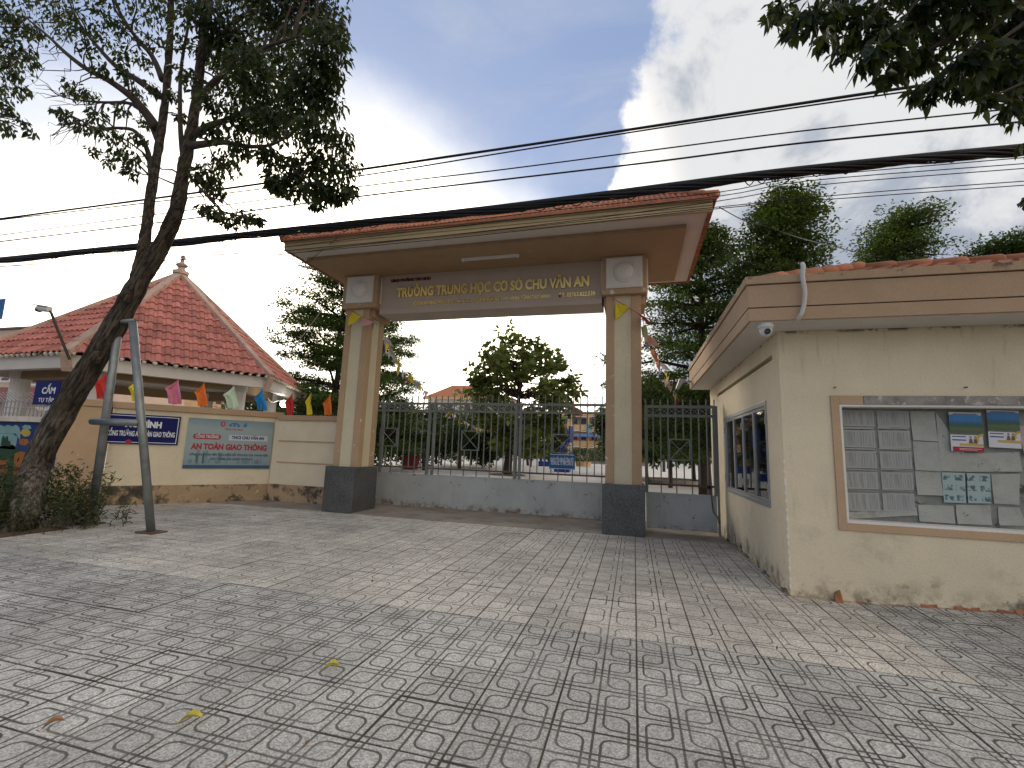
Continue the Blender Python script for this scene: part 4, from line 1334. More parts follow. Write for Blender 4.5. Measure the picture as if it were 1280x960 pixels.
for i, (fx, colr, lb, hgt, lean) in enumerate(FLAGS):
    if fx < 345:
        p = wallx(fx); zb, ang = 2.10, WANG
    else:
        p = at(fx, 518, 9.3); zb, ang = 2.03, 0.0
    hgt *= 1.18
    t = thing('wall_flag', lb, 'flag', (p.x, p.y, zb), ang + 1e-4, 'coloured flags along the wall')
    t.rotation_euler = (random.gauss(0, .04), lean, ang)
    wv = random.uniform(.38, .52) * (1.25 if colr == 'pink' else 1)
    ph = random.uniform(0, 6)
    b_ = MB(); nu = 6
    sgn = -1 if i in (7, 8) else 1
    for j in range(len(SHP) - 1):
        for u in range(nu):
            c4 = []
            for (jj, uu) in ((j, u), (j, u + 1), (j + 1, u + 1), (j + 1, u)):
                v, xl, xr = SHP[jj]
                s = uu / nu
                x = (xl * (1 - s) + xr * s) * wv * (.8 if i in (7, 8) else 1)
                amp = .055 * (1 - v * .6) * min(1, (xr - xl) * 4)
                y = amp * math.sin(s * 7.5 + ph + v * 2) - .02
                c4.append((x, y, .06 * hgt + v * .90 * hgt + .012 * math.sin(s * 6 + ph)))
            b_.face(c4)
    b_.build('cloth', M['flag_' + colr], t, smooth=True)
    MB().tube([(.0, .01, -.12), (.0, .01, hgt * 1.0)], .006, 6).build('pole', M['tanclean'], t)

# mural wall left of the pilaster
MW = thing('mural_wall', 'low wall with a painted blue and orange mural behind the leaning trunk', 'wall', (-15, 6.62, 0))
xr_ = -11.0
M['muralblue'] = mat('mural dark blue', (.02, .045, .16), .8, var=.2, stains=[((.2, .18, .15), 3, .6, .75, .5, None)])
M['muralteal'] = mat('mural pale teal', (.20, .34, .34), .8, var=.15, stains=[((.1, .1, .08), 3, .6, .75, .5, None)])
M['muralgreen'] = mat('mural dark green', (.02, .06, .03), .8, var=.2)
M['muralorange'] = mat('mural orange brown', (.32, .11, .03), .8, var=.2, stains=[((.08, .05, .03), 3, .55, .75, .6, None)])
M['muralyel'] = mat('mural yellow', (.45, .33, .06), .8, var=.2)
M['muralpale'] = mat('mural pale yellow green', (.48, .47, .26), .8, var=.1)
MB().box(-22, 6.62, -.05, xr_, 6.84, 1.62).build('wall_panel', M['muralblue'], MW)
MB().box(-22, 6.56, 1.62, xr_, 6.90, 1.73).build('coping', M['cap'], MW, bevel=.008)


def flat(name, pts, k, m_, y=6.62):
    b_ = MB(); b_.prism([(p.x, p.z) for p in (at(a, c, y) for a, c in pts)], y - .004 * k, y - .004 * k + .004)
    return b_.build(name, m_, MW)


flat('painted_ground', [(-40, 562), (16, 556), (32, 566), (44, 600), (44, 640), (-40, 630)], 1, M['muralgreen'])
flat('painted_curtain', [(-30, 540), (-30, 532), (-22, 531), (-14, 531), (-8, 534), (0, 531), (6, 533), (10, 531), (16, 533), (20, 531), (24, 534), (26, 541), (25, 550), (20, 542)], 1, M['muralteal'])
flat('painted_window', [(-30, 541), (16, 542), (22, 546), (19, 562), (-30, 558)], 1, M['muralteal'])
flat('painted_cactus', [(1, 557), (3, 547), (5, 544), (7, 548), (8, 546), (10, 545), (11, 552), (13, 551), (14, 558)], 2, M['muralgreen'])
flat('painted_flower', [(26, 541), (29, 536), (35, 536), (39, 540), (37, 545), (31, 546)], 2, M['muralyel'])
flat('painted_leaves', [(28, 534), (32, 531), (39, 532), (40, 536), (34, 537)], 3, M['muralteal'])
flat('painted_flower', [(24, 551), (28, 548), (35, 549), (37, 553), (32, 557), (26, 556)], 2, M['muralorange'])
flat('painted_block', [(-40, 575), (9, 575), (10, 596), (-40, 598)], 2, M['muralorange'])
flat('painted_block', [(19, 567), (26, 564), (33, 566), (30, 600), (16, 600)], 2, M['muralorange'])
flat('painted_edge', [(58, 585), (72, 585), (66, 640), (50, 640)], 2, M['muralpale'])
IF = thing('wall_railing', 'pale iron railing with slanting spikes on top of the mural wall', 'railing', (-15, 6.73, 1.73))
barm = MB().box(-.009, -.009, 0, .009, .009, .36).mesh('bar', M['alu'])
spk = MB().bar((0, 0, .30), (-.26, -.10, .52), .016, .012).mesh('spike', M['alu'])
x = -18.0
while x < -11.05:
    link('bar', barm, IF, Vector((x, 6.73, 1.73)) - Vector(IF.location)); link('spike', spk, IF, Vector((x, 6.73, 1.73)) - Vector(IF.location))
    x += .125
for z in (1.80, 1.93, 2.06):
    MB().box(-18.05, 6.715, z - .009, -11.03, 6.745, z + .009).build('rail', M['alu'], IF)

# no-parking style sign on a post behind the trunk
p0, p1 = at(46.5, 476, 6.1), at(72, 506, 6.1)
BS = thing('post_sign', 'small blue sign on a grey post partly hidden behind the leaning trunk', 'sign', ((p0.x + p1.x) / 2, 6.1, 0))
MB().box(p0.x, 6.09, p1.z, p1.x, 6.105, p0.z).build('plate', M['blue'], BS)
MB().tube([((p0.x + p1.x) / 2 + .05, 6.13, -.05), ((p0.x + p1.x) / 2 + .05, 6.13, p0.z - .05)], .035, 10).build('post', M['steel'], BS, smooth=True)
text('lettering', 'CẤM', .125, ((p0.x + p1.x) / 2 + .05, 6.088, p0.z - .20), M['txtwhite'], BS, width=.36)
text('lettering', 'TỤ TẬP', .075, ((p0.x + p1.x) / 2 + .02, 6.088, p0.z - .38), M['txtwhite'], BS, width=.42, bold=.01)
text('lettering', 'MUA BÁN', .075, ((p0.x + p1.x) / 2, 6.088, p0.z - .55), M['txtwhite'], BS, width=.46, bold=.01)

# ================================================================== PAVILION
PC, PR, PT, PZ, PA = Vector((-14.671, 11.172, 0)), 4.276, -1.1016, 3.3, 6.77
PV = thing('hexagonal_pavilion', 'open pavilion with steep pink red tiled hip roof and pale columns', 'pavilion', tuple(PC))
pc = [PC + Vector((PR * math.cos(PT + k * PI / 3), PR * math.sin(PT + k * PI / 3), PZ)) for k in range(6)]
ap = PC + Vector((0, 0, PA))
q = MB()
for k in range(6):
    q.face([pc[k], pc[(k + 1) % 6], ap])
q.build('roof_deck', M['ptile'], PV)
q = MB(); ri = [PC + (p - PC) * .80 for p in pc]
for k in range(6):
    a, c, e, f2 = pc[k], pc[(k + 1) % 6], ri[(k + 1) % 6], ri[k]
    dn = Vector((0, 0, -.36)); s_ = .985
    A2, C2 = PC + (a - PC) * s_, PC + (c - PC) * s_
    A2.z = C2.z = PZ
    q.face([A2 + Vector((0, 0, -.05)), A2 + dn, C2 + dn, C2 + Vector((0, 0, -.05))])
    i0, i1 = PC + (a - PC) * .93, PC + (c - PC) * .93
    i0.z = i1.z = PZ
    q.face([A2 + dn, i0 + dn, i1 + dn, C2 + dn])
    q.face([i0 + dn, i0 + Vector((0, 0, -.1)), i1 + Vector((0, 0, -.1)), i1 + dn])
q.build('eave_board', M['soffitwhite'], PV)
q = MB()
i_ = [PC + Vector(((p - PC).x * .93, (p - PC).y * .93, PZ - .11)) for p in pc]
q.face(i_)
q.build('ceiling', M['soffitwhite'], PV)
for k in range(6):
    a, c = PC + (pc[k] - PC) * .74, PC + (pc[(k + 1) % 6] - PC) * .74
    a.z = c.z = PZ - .30
    MB().bar(a, c, .22, .30).build('ring_beam', M['soffittan'], PV)
    p = PC + (pc[k] - PC) * .74
    MB().lathe([(.23, -.05), (.215, .1), (.205, PZ - .46), (.235, PZ - .45), (.235, PZ - .16)], (p.x, p.y, 0), 16).build('column', M['white'], PV, smooth=False)
MB().lathe([(5.2, -.05), (5.2, .1)], (PC.x, PC.y, 0), 6).build('floor_slab', M['concrete'], PV)
tw, rp = .205, .365
prof = [(0, .0), (.25, .004), (.45, .035), (.72, .046), (.90, .030), (1.0, .0)]


def rooftile(clamp=None):
    b_ = MB()
    P = lambda s, y, z: (s * tw, y, z)
    lo, hi, th_ = .050, .012, .022
    for k in range(len(prof) - 1):
        (s0, z0), (s1, z1) = prof[k], prof[k + 1]
        b_.face([P(s0, 0, z0 + lo), P(s1, 0, z1 + lo), P(s1, rp + .05, z1 + hi), P(s0, rp + .05, z0 + hi)])
        b_.face([P(s0, 0, z0 + lo - th_), P(s1, 0, z1 + lo - th_), P(s1, 0, z1 + lo), P(s0, 0, z0 + lo)])
    if clamp:
        b_.v = [clamp(v) for v in b_.v]
    return b_


TM = rooftile().mesh('roof_tile', M['ptile'])
stuff = MB(); nind = 0
for k in (0, 5, 1, 2, 3, 4):
    a, c = pc[k], pc[(k + 1) % 6]
    ux = (c - a).normalized(); mid = (a + c) / 2
    vy = (ap - mid).normalized(); nz = ux.cross(vy)
    if nz.z < 0:
        nz = -nz
    wE, LS = (c - a).length, (ap - mid).length
    MX = Matrix((ux, vy, nz)).transposed().to_4x4(); MX.translation = a
    nr = int(LS / rp)
    for r in range(nr):
        v0 = r * rp - .05
        nt = int(wE / tw)
        off_ = (wE - nt * tw) / 2
        for j in range(nt):
            u0 = off_ + j * tw
            um0, um1 = max(0, v0) / LS * wE / 2, wE - max(0, v0) / LS * wE / 2
            if u0 + tw < um0 + .02 or u0 > um1 - .02:
                continue
            v1 = v0 + rp + .05
            ua, ub = v1 / LS * wE / 2, wE - v1 / LS * wE / 2
            inside = u0 > ua and u0 + tw < ub
            cl = lambda v: (min(max(v[0], (max(0, v0 + v[1])) / LS * wE / 2 - u0), wE - max(0, v0 + v[1]) / LS * wE / 2 - u0), v[1], v[2])
            jit = random.gauss(0, .003)
            if k in (0, 5) and nind < 300:
                nind += 1
                me = TM if inside else rooftile(cl).mesh('roof_tile', M['ptile'])
                o = link('roof_tile', me, PV)
                m4 = MX.copy(); m4.translation = MX @ Vector((u0, v0, jit)) - PC
                o.matrix_local = m4
            else:
                b_ = rooftile(None if inside else cl)
                base = len(stuff.v)
                stuff.v += [tuple(MX @ Vector((u0 + x, v0 + y, z + jit))) for x, y, z in b_.v]
                stuff.f += [tuple(base + i for i in f) for f in b_.f]; stuff.m += b_.m
tag(stuff.build('roof_tiles', M['ptile'], PV), kind='stuff')
q = MB()                                                     # mortar knobs under the eave tiles
for k in range(6):
    a, c = pc[k], pc[(k + 1) % 6]
    n_ = 20
    for i in range(n_):
        p = a.lerp(c, (i + .55) / n_); o_ = (p - PC); o_.z = 0; o_.normalize()
        r = random.uniform(.045, .062)
        q.lathe([(.01, -r), (r * .8, -r * .5), (r, .01), (r * .7, r * .6)], tuple(p + o_ * .045 + Vector((0, 0, -.035))), 8)
tag(q.build('mortar_knobs', M['cap'], PV, smooth=True), kind='stuff')
for k in range(6):
    d = (ap - pc[k]); n_ = (pc[k] - PC); n_.z = 0; n_.normalize()
    st = pc[k] - d.normalized() * .12 + Vector((0, 0, .06))
    MB().bar(st, ap + Vector((0, 0, .08)), .20, .15).build('hip_ridge', M['ridge'], PV, bevel=.02)
    MB().bar(pc[k] * .985 + PC * .015 + Vector((0, 0, -.40)), st + Vector((0, 0, -.02)), .17, .10).build('hip_bracket', M['ridge'], PV, bevel=.01)
fz = PA + .05
MB().lathe([(.22, fz), (.24, fz + .10), (.12, fz + .16), (.09, fz + .24), (.17, fz + .30), (.17, fz + .34), (.06, fz + .42), (.045, fz + .55), (.08, fz + .60), (.03, fz + .68)], (PC.x, PC.y, 0), 14).build('finial', M['ridge'], PV, smooth=True)

# camera on a bent arm at the pavilion corner
yc = (pc[0] - Vector((0, .15, 0))).y
CC = thing('bullet_camera', 'white security camera on a thin bent arm at the pavilion corner', 'camera', tuple(pc[0]))
pts = smoothpath([at(87, 449, yc), at(80, 432, yc - .05), at(72, 412, yc - .1), at(66, 396, yc - .12), at(63, 390, yc - .14), at(59, 388, yc - .16)], 4)
MB().tube(pts, .028, 8).build('arm', M['barkdark'], CC, smooth=True)
a, c = at(45, 385.5, yc - .2), at(62, 387, yc - .16)
d = (c - a).normalized()
q = MB(); q.tube([a + d * .06, c], .065, 10); q.bar(a + Vector((0, 0, .075)), c + Vector((0, 0, .06)), .16, .02)
q.build('body', M['plasticw'], CC, smooth=False)
MB().tube([a + d * .05 + Vector((0, 0, -.02)), a + d * .12 + Vector((0, 0, -.03))], .06, 10).build('lens', M['lens'], CC)

# lit bulb under the pavilion eave
em = bpy.data.materials.new('lit bulb'); em.use_nodes = True
q = G(em.node_tree); e_ = q.n('ShaderNodeEmission'); e_.inputs[0].default_value = (1, .97, .9, 1); e_.inputs[1].default_value = 14
q.put(q.n('ShaderNodeOutputMaterial').inputs[0], e_.outputs[0])
p = at(355, 504, 12.6)
BL = thing('lit_bulb', 'lit white bulb hanging under the pavilion eave beside a pale column', 'lamp', tuple(p))
MB().lathe([(.02, -.14), (.09, -.11), (.12, -.03), (.10, .05), (.04, .09)], tuple(p), 14).build('bulb', em, BL, smooth=True)
MB().tube(smoothpath([p + Vector((0, 0, .06)), at(348, 501, 12.6), at(340, 503, 12.5), at(335, 498, 12.4)], 4), .012, 6).build('flex', M['plasticw'], BL)
p1 = at(344, 497, 12.4)

# ================================================================== TREE SUPPORT
TS = thing('tree_support', 'grey galvanised pipe trestle propping up the leaning street tree', 'support', (-7.6, 5.4, 0))
f1, f2 = gnd(113, 655), gnd(189, 666)
t1, t2 = at(149, 404, 5.0), at(166, 403, 4.96)
MB().tube([f1, t1], .056, 14).build('leg', M['steel'], TS, smooth=True)
MB().tube([f2, t2], .056, 14).build('leg', M['steel'], TS, smooth=True)
u1, u2 = f1.lerp(t1, .515), f2.lerp(t2, .515)
dd = (u2 - u1).normalized()
MB().tube([u1 - dd * .14 + Vector((0, -.10, 0)), u2 + dd * .0 + Vector((0, -.06, 0))], .052, 12).build('cross_pipe', M['steel'], TS, smooth=True)
MB().tube([t1 - dd * .12 + Vector((0, -.02, .02)), t2 + dd * .05 + Vector((0, -.02, .02))], .032, 12).build('top_pipe', M['steel'], TS, smooth=True)
for f_ in (f1, f2):
    MB().box(f_.x - .16, f_.y - .12, .002, f_.x + .16, f_.y + .12, .022).build('foot_plate', M['gaterust'], TS)

# ================================================================== STREET TREE
YT0 = 5.0
def tp(*pp, y=YT0):
    return [at(a, c, y + (pp_ - 0) if False else y) for a, c in pp for pp_ in (0,)]
TR = thing('street_tree', 'big dark street tree leaning right over the pavement on its pipe support', 'tree', tuple(gnd(20, 662)))
trunk = MB()
base = gnd(20, 662)
low = [base + Vector((-.05, 0, -.1)), base + Vector((.06, .02, .18)), at(50, 570, 5.0), at(83, 508, 5.0), at(115, 455, 5.0), at(147, 402, 5.0), at(172, 356, 5.0)]
hi2 = [at(194, 320, 4.98), at(211, 288, 4.96), at(222, 258, 4.92), at(228, 220, 4.9), at(235, 185, 4.85), at(243, 140, 4.8), at(252, 70, 4.7), at(262, -10, 4.6), at(268, -70, 4.6)]
path = smoothpath(low + hi2, 9)
nl = 9 * 6
rr = [.24, .22, .205, .195] + taper(nl - 4, .185, .14) + taper(len(path) - nl, .125, .042)
rr = [r * (1 + .04 * math.sin(i * .62) + random.gauss(0, .008)) for i, r in enumerate(rr)]
trunk.tube(path, rr, 40)
S2 = path[nl:]
S1 = smoothpath([at(160, 378, 5.0), at(172, 345, 4.99), at(178, 318, 4.98), at(183, 285, 5.02), at(190, 235, 5.05), at(198, 185, 5.1), at(206, 130, 5.1), at(211, 70, 5.05), at(214, 5, 5.0), at(216, -60, 5.0)], 7)
trunk.tube(S1, [r * (1 + random.gauss(0, .02)) for r in taper(len(S1), .095, .038)], 24)
for p_, dr in ((at(222, 258, 4.92), .13), (at(122, 447, 4.92), .10), (at(160, 372, 4.90), .10)):    # burls and stubs
    trunk.lathe([(.01, -.10), (dr * .55, -.07), (dr * .7, 0), (dr * .5, .07), (.02, .10)], tuple(p_ + Vector((.05, -.05, 0))), 9)
tr_o = trunk.build('trunk', M['leanbark'], TR, smooth=True)
dm = tr_o.modifiers.new('bark', 'DISPLACE')
tx_ = bpy.data.textures.new('bark_lumps', 'CLOUDS'); tx_.noise_scale = .11
dm.texture = tx_; dm.strength = .035; dm.texture_coords = 'LOCAL'

limb = MB()


def limbpath(pp, ys, r0, r1, k=4):
    pts_ = smoothpath([at(a, c, y) for (a, c), y in zip(pp, ys)], k)
    limb.tube(pts_, taper(len(pts_), r0, r1), 8)
    return pts_


LP = []
LP.append(limbpath([(196, 160), (180, 138), (162, 119), (135, 100), (108, 86), (82, 66), (60, 45), (30, 20)], [5.1, 5, 4.9, 4.8, 4.7, 4.6, 4.5, 4.4], .075, .012))
LP.append(limbpath([(199, 120), (172, 100), (144, 82), (115, 50), (95, 22), (85, -5)], [5.1, 5.1, 5.2, 5.3, 5.4, 5.5], .06, .012))
LP.append(limbpath([(203, 100), (190, 70), (165, 40), (145, 5), (135, -30)], [5.1, 5.2, 5.3, 5.4, 5.5], .05, .015))
LP.append(limbpath([(190, 230), (185, 190), (170, 165), (150, 160), (120, 160), (100, 150)], [5.05, 5, 4.9, 4.8, 4.7, 4.6], .045, .008))
LP.append(limbpath([(197, 175), (185, 150), (165, 130), (130, 128), (95, 125), (75, 120)], [5.1, 5.2, 5.3, 5.4, 5.5, 5.5], .045, .008))
LP.append(limbpath([(235, 183), (255, 180), (278, 178), (310, 183), (335, 182), (355, 174)], [4.85, 4.8, 4.7, 4.6, 4.5, 4.4], .06, .01))
LP.append(limbpath([(238, 172), (260, 158), (290, 148), (330, 130), (370, 120), (410, 125)], [4.85, 4.9, 5.0, 5.1, 5.2, 5.3], .06, .01))
LP.append(limbpath([(245, 130), (265, 105), (295, 80), (330, 60), (375, 45)], [4.8, 4.7, 4.6, 4.5, 4.4], .06, .012))
LP.append(limbpath([(252, 75), (275, 45), (305, 20), (340, -10)], [4.7, 4.9, 5.1, 5.3], .05, .012))
LP.append(limbpath([(231, 208), (227, 180), (225, 140), (227, 80), (240, 10)], [4.88, 4.84, 4.78, 4.7, 4.6], .045, .015))
LP.append(limbpath([(335, 182), (352, 200), (370, 215), (390, 235)], [4.5, 4.45, 4.4, 4.4], .02, .006))
LP.append(limbpath([(410, 125), (420, 160), (415, 200), (425, 225)], [5.3, 5.3, 5.2, 5.2], .02, .006))
LP.append(limbpath([(232, 215), (250, 235), (275, 262), (300, 270)], [4.9, 4.85, 4.8, 4.8], .022, .006))
BL_ = []         # leaf clumps: photo column, row, radius in px, distance row, leaves
def clump(x, y, r, n, Y=None):
    Y = Y if Y is not None else random.uniform(4.2, 5.7)
    BL_.append((at(x, y, Y), r, n, Y))
spec_ = [(265, 25, 30), (300, 10, 34), (340, 8, 34), (380, 8, 32), (408, 20, 28), (290, 50, 32), (330, 45, 34), (370, 45, 34), (405, 55, 28), (420, 40, 20),
         (280, 85, 26), (315, 85, 34), (355, 85, 34), (392, 92, 30), (415, 85, 18), (300, 115, 26), (335, 120, 32), (372, 125, 32), (405, 125, 24), (260, 130, 16),
         (290, 150, 20), (325, 155, 26), (360, 158, 28), (395, 160, 24), (425, 175, 18), (265, 165, 14), (300, 185, 16), (335, 195, 16), (280, 205, 20), (255, 220, 20), (270, 238, 13),
         (350, 215, 16), (375, 205, 20), (405, 200, 22), (428, 205, 18), (345, 235, 12), (370, 235, 18), (400, 235, 20), (425, 235, 18), (438, 232, 11), (395, 250, 11), (355, 240, 9),
         (268, 268, 11), (290, 272, 13), (312, 268, 12), (260, 258, 9), (322, 273, 7), (335, 150, 20), (310, 65, 30), (250, 60, 18),
         (95, 105, 13), (110, 120, 13), (90, 125, 11), (120, 140, 12), (85, 150, 10), (105, 155, 12), (130, 165, 14), (150, 175, 14), (75, 135, 9), (150, 140, 11), (165, 195, 13),
         (145, 190, 11), (135, 205, 9), (165, 212, 9), (175, 175, 9), (120, 185, 8), (185, 150, 10), (175, 120, 10), (160, 95, 12),
         (20, 10, 22), (50, 12, 24), (80, 18, 20), (45, 35, 16), (75, 45, 14), (105, 30, 20), (130, 15, 18), (110, 60, 13), (135, 50, 15), (160, 60, 15), (175, 25, 18), (190, 50, 14), (150, 35, 14),
         (130, 78, 12), (155, 80, 10), (180, 85, 12), (205, 20, 20), (235, 15, 22), (225, 50, 16), (230, 90, 14), (215, 120, 10), (190, 105, 9), (245, 100, 15), (230, 145, 9)]
for x, y, r in spec_:
    dens = 1.0 if x > 245 else .42
    clump(x + random.gauss(0, 3), y + random.gauss(0, 3), r, int(.42 * r * r * dens + 26))
for x in range(60, 430, 24):                                 # crown above the frame
    for y in (-25, -60, -95):
        clump(x + random.gauss(0, 8), y + random.gauss(0, 8), 30, 160)
allp = [p for pth in LP + [S1[25:], S2[30:]] for p in pth]
Pl, Dl, Sz = [], [], []
for c_, r, n, Y in BL_:
    dep = (c_ - Vector((0, 0, CAMH))).dot(_f)
    rm = r * dep / FPX
    P_, D_ = blob(c_, (rm, rm * 1.1, rm * .85), n, .1)
    Pl.append(P_); Dl.append(D_)
    near = min(allp, key=lambda q_: (q_ - c_).length)
    tw_ = wiggle(near, c_, 4, .05, .05)
    limb.tube(tw_, taper(len(tw_), min(.03, .012 + .008 * (near - c_).length), .005), 5, cap=False)
    for _ in range(2):
        e = c_ + Vector([random.gauss(0, rm * .6) for _ in range(3)])
        limb.tube(wiggle(c_, e, 2, .05), [.006, .004, .002], 4, cap=False)
for _ in range(26):                                          # bare twigs against the bright sky on the left
    x, y = random.choice([(60, 60), (50, 95), (75, 115), (70, 150), (80, 165), (40, 75), (95, 90)])
    s_ = at(x + random.gauss(0, 10), y + random.gauss(0, 8), random.uniform(4.3, 5.2)); near = min(allp, key=lambda q_: (q_ - s_).length)
    w_ = wiggle(near, s_ + Vector((-.15, 0, -.2)), 5, .07)
    limb.tube(w_, taper(len(w_), .010, .002), 4, cap=False)
limb.build('limbs', M['barkdark'], TR, smooth=True)
Pl = np.concatenate(Pl); Dl = np.concatenate(Dl)
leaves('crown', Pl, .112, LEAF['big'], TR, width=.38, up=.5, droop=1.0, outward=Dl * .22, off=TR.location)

# neighbour crown cut by the left edge of the picture
def sidetree(label, tb, specs, lsize, droop, trunk_pts, r0, Y0, Y1, width=.4):
    t = thing('street_tree', label, 'tree', tuple(tb))
    m_ = MB(); pth = smoothpath(trunk_pts, 5); m_.tube(pth, taper(len(pth), r0, r0 * .45), 14)
    m_.build('trunk', M['bark'], t, smooth=True)
    lm = MB(); P, D = [], []
    for (x, y, r, n) in specs:
        Y = random.uniform(Y0, Y1)
        c_ = at(x, y, Y); dep = (c_ - Vector((0, 0, CAMH))).dot(_f); rm = r * dep / FPX
        a, b_ = blob(c_, (rm, rm, rm * .8), int(n * 1.7), .1); P.append(a); D.append(b_)
        near = min(pth[len(pth) // 2:], key=lambda q_: (q_ - c_).length)
        w_ = wiggle(near, c_, 6, .035, .04); lm.tube(w_, taper(len(w_), min(.05, .014 + .010 * (near - c_).length), .006), 6, cap=False)
        for _ in range(2):
            e = c_ + Vector([random.gauss(0, rm * .6) for _ in range(3)]); lm.tube(wiggle(c_, e, 2, .05), [.007, .005, .002], 4, cap=False)
    lm.build('limbs', M['barkdark'], t, smooth=True)
    leaves('crown', np.concatenate(P), lsize, LEAF['big'], t, width=width, up=.4, droop=droop + .25, outward=np.concatenate(D) * .22, off=t.location)
    return t


LS_ = [(2, 20, 24, 70), (25, 30, 20, 60), (5, 60, 24, 80), (28, 60, 16, 45), (12, 85, 16, 45), (-10, 110, 26, 90), (4, 125, 12, 30), (14, 140, 10, 22), (28, 152, 9, 18), (40, 165, 8, 14), (10, 160, 10, 20), (-8, 150, 16, 40), (25, 110, 12, 26), (38, 75, 10, 22), (45, 40, 12, 26), (-40, 60, 60, 260), (-60, 120, 50, 200)]
tb = Vector((-13.2, 4.2, 0))
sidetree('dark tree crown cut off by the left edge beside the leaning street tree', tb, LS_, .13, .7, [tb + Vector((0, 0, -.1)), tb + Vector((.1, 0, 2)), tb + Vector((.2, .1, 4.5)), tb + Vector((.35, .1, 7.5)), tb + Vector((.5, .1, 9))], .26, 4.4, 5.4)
RS_ = [(975, 12, 18, 30), (1000, 25, 16, 30), (965, 20, 10, 16), (990, 40, 9, 12), (1020, 15, 22, 48), (1050, 18, 24, 60), (1030, 48, 14, 26), (1050, 60, 16, 34), (1080, 35, 24, 64), (1085, 70, 16, 36), (1110, 50, 24, 62), (1112, 88, 14, 28), (1140, 30, 26, 74), (1140, 75, 24, 62),
       (1150, 110, 14, 26), (1170, 55, 26, 72), (1180, 95, 20, 46), (1160, 122, 8, 12), (1200, 30, 28, 80), (1210, 75, 26, 70), (1205, 110, 16, 32), (1240, 50, 30, 88), (1245, 95, 26, 66), (1270, 75, 30, 88), (1272, 112, 18, 30), (1262, 132, 12, 20), (1238, 122, 10, 14), (1276, 148, 8, 9), (1279, 180, 6, 6), (1279, 250, 5, 5),
       (1100, 5, 24, 60), (1160, 5, 26, 70), (1225, 5, 28, 80), (1275, 20, 30, 88), (1050, -5, 24, 50), (1318, 90, 34, 80), (1330, 40, 50, 150), (1250, -40, 50, 140), (1150, -40, 45, 110)]
tb = Vector((5.2, 3.6, 0))
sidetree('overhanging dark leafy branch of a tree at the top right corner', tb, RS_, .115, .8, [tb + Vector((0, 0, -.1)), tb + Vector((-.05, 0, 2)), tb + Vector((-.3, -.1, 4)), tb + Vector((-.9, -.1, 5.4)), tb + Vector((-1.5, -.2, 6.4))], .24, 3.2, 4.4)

# weeds round the foot of the street tree
WE = thing('weed_bush', 'tangle of dusty weeds growing round the foot of the leaning tree', 'bush', (-8.9, 4.7, 0))
P, D = [], []
stem = MB()
for i in range(230):
    x = random.uniform(-10.4, -7.75); y = random.uniform(3.95, 5.75)
    edge = min(1, (x + 10.6) / .8, (-7.55 - x) / .75, (y - 3.75) / .6)
    if x > -8.4 and y < 4.3 + (x + 8.4) * .9:
        continue
    hgt = random.uniform(.35, .95) * (.45 + .55 * max(.1, edge))
    top = Vector((x + random.gauss(0, .16), y + random.gauss(0, .16), hgt))
    w_ = wiggle((x, y, -.02), top, 4, .06)
    stem.tube(w_, taper(len(w_), .006, .002), 4, cap=False)
    n_ = int(40 * hgt) + 12
    ts = RNG.uniform(.08, 1.05, n_)[:, None]
    P.append(np.array((x, y, 0)) * (1 - ts) + np.array(top) * ts + RNG.normal(0, .045, (n_, 3)))
for k in range(10):                                          # stray twigs to the right
    x0 = gnd(random.uniform(95, 108), random.uniform(645, 662)); e = Vector((x0.x + random.uniform(.2, .7), x0.y + random.uniform(-.3, .1), random.uniform(.1, .5)))
    w_ = wiggle(x0, e, 4, .06); stem.tube(w_, taper(len(w_), .007, .003), 4, cap=False)
    n_ = 14; ts = RNG.uniform(.3, 1.05, n_)[:, None]
    P.append(np.array(x0) * (1 - ts) + np.array(e) * ts + RNG.normal(0, .03, (n_, 3)))
P = np.concatenate(P); P[:, 2] = np.maximum(P[:, 2], .01)
stem.build('stems', M['barkdark'], WE)
leaves('foliage', P, .10, LEAF['shrub'], WE, width=.20, up=.3, droop=-.45, off=WE.location)
n_ = 150
lx = np.concatenate([RNG.uniform(-10.5, -6.6, 110), RNG.uniform(-7, 2.0, 40)]); ly = np.concatenate([RNG.uniform(3.4, 6.3, 110), RNG.uniform(1.4, 8, 40)])
LTR = leaves('leaf_litter', np.stack([lx, ly, np.full(150, .006)], 1), .045, mat('dry leaf', (.20, .11, .05), .8, var=.3, vs=9), None, width=.5, up=4)
tag(LTR, kind='stuff')


def fallen(label, px_, py_, ang, L, m_):
    p = gnd(px_, py_)
    b_ = MB(); n_ = 8
    for i in range(n_):
        for s in (-1, 1):
            t0, t1 = i / n_, (i + 1) / n_
            wf = lambda t_: .20 * L * math.sin(PI * t_) ** .8
            zf = lambda t_: .006 + .022 * math.sin(PI * t_) + .02 * t_ * t_
            b_.face([(L * (t0 - .5), 0, zf(t0)), (L * (t1 - .5), 0, zf(t1)), (L * (t1 - .5), s * wf(t1), zf(t1) + .022 * (wf(t1) / (.2 * L))), (L * (t0 - .5), s * wf(t0), zf(t0) + .022 * (wf(t0) / (.2 * L)))])
    b_.tube([(-L * .5, 0, .006), (-L * .68, .01, .012)], .0022, 5)
    o = b_.build('fallen_leaf', m_, smooth=True)
    o.location = p; o.rotation_euler = (0, 0, ang)
    tag(o, label, 'leaf', 'leaves fallen on the paving')


yl = mat('yellow leaf', (.50, .42, .06), .55, var=.3, vs=20)
fallen('curled yellow green leaf on the paving at the lower left', 238, 905, .35, .115, yl)
fallen('yellow green leaf on the paving nearer the middle', 414, 838, .25, .105, yl)
fallen('dull brown leaf on the paving close to the lower left corner', 65, 912, .9, .085, mat('brown leaf', (.30, .17, .09), .7, var=.3, vs=20))

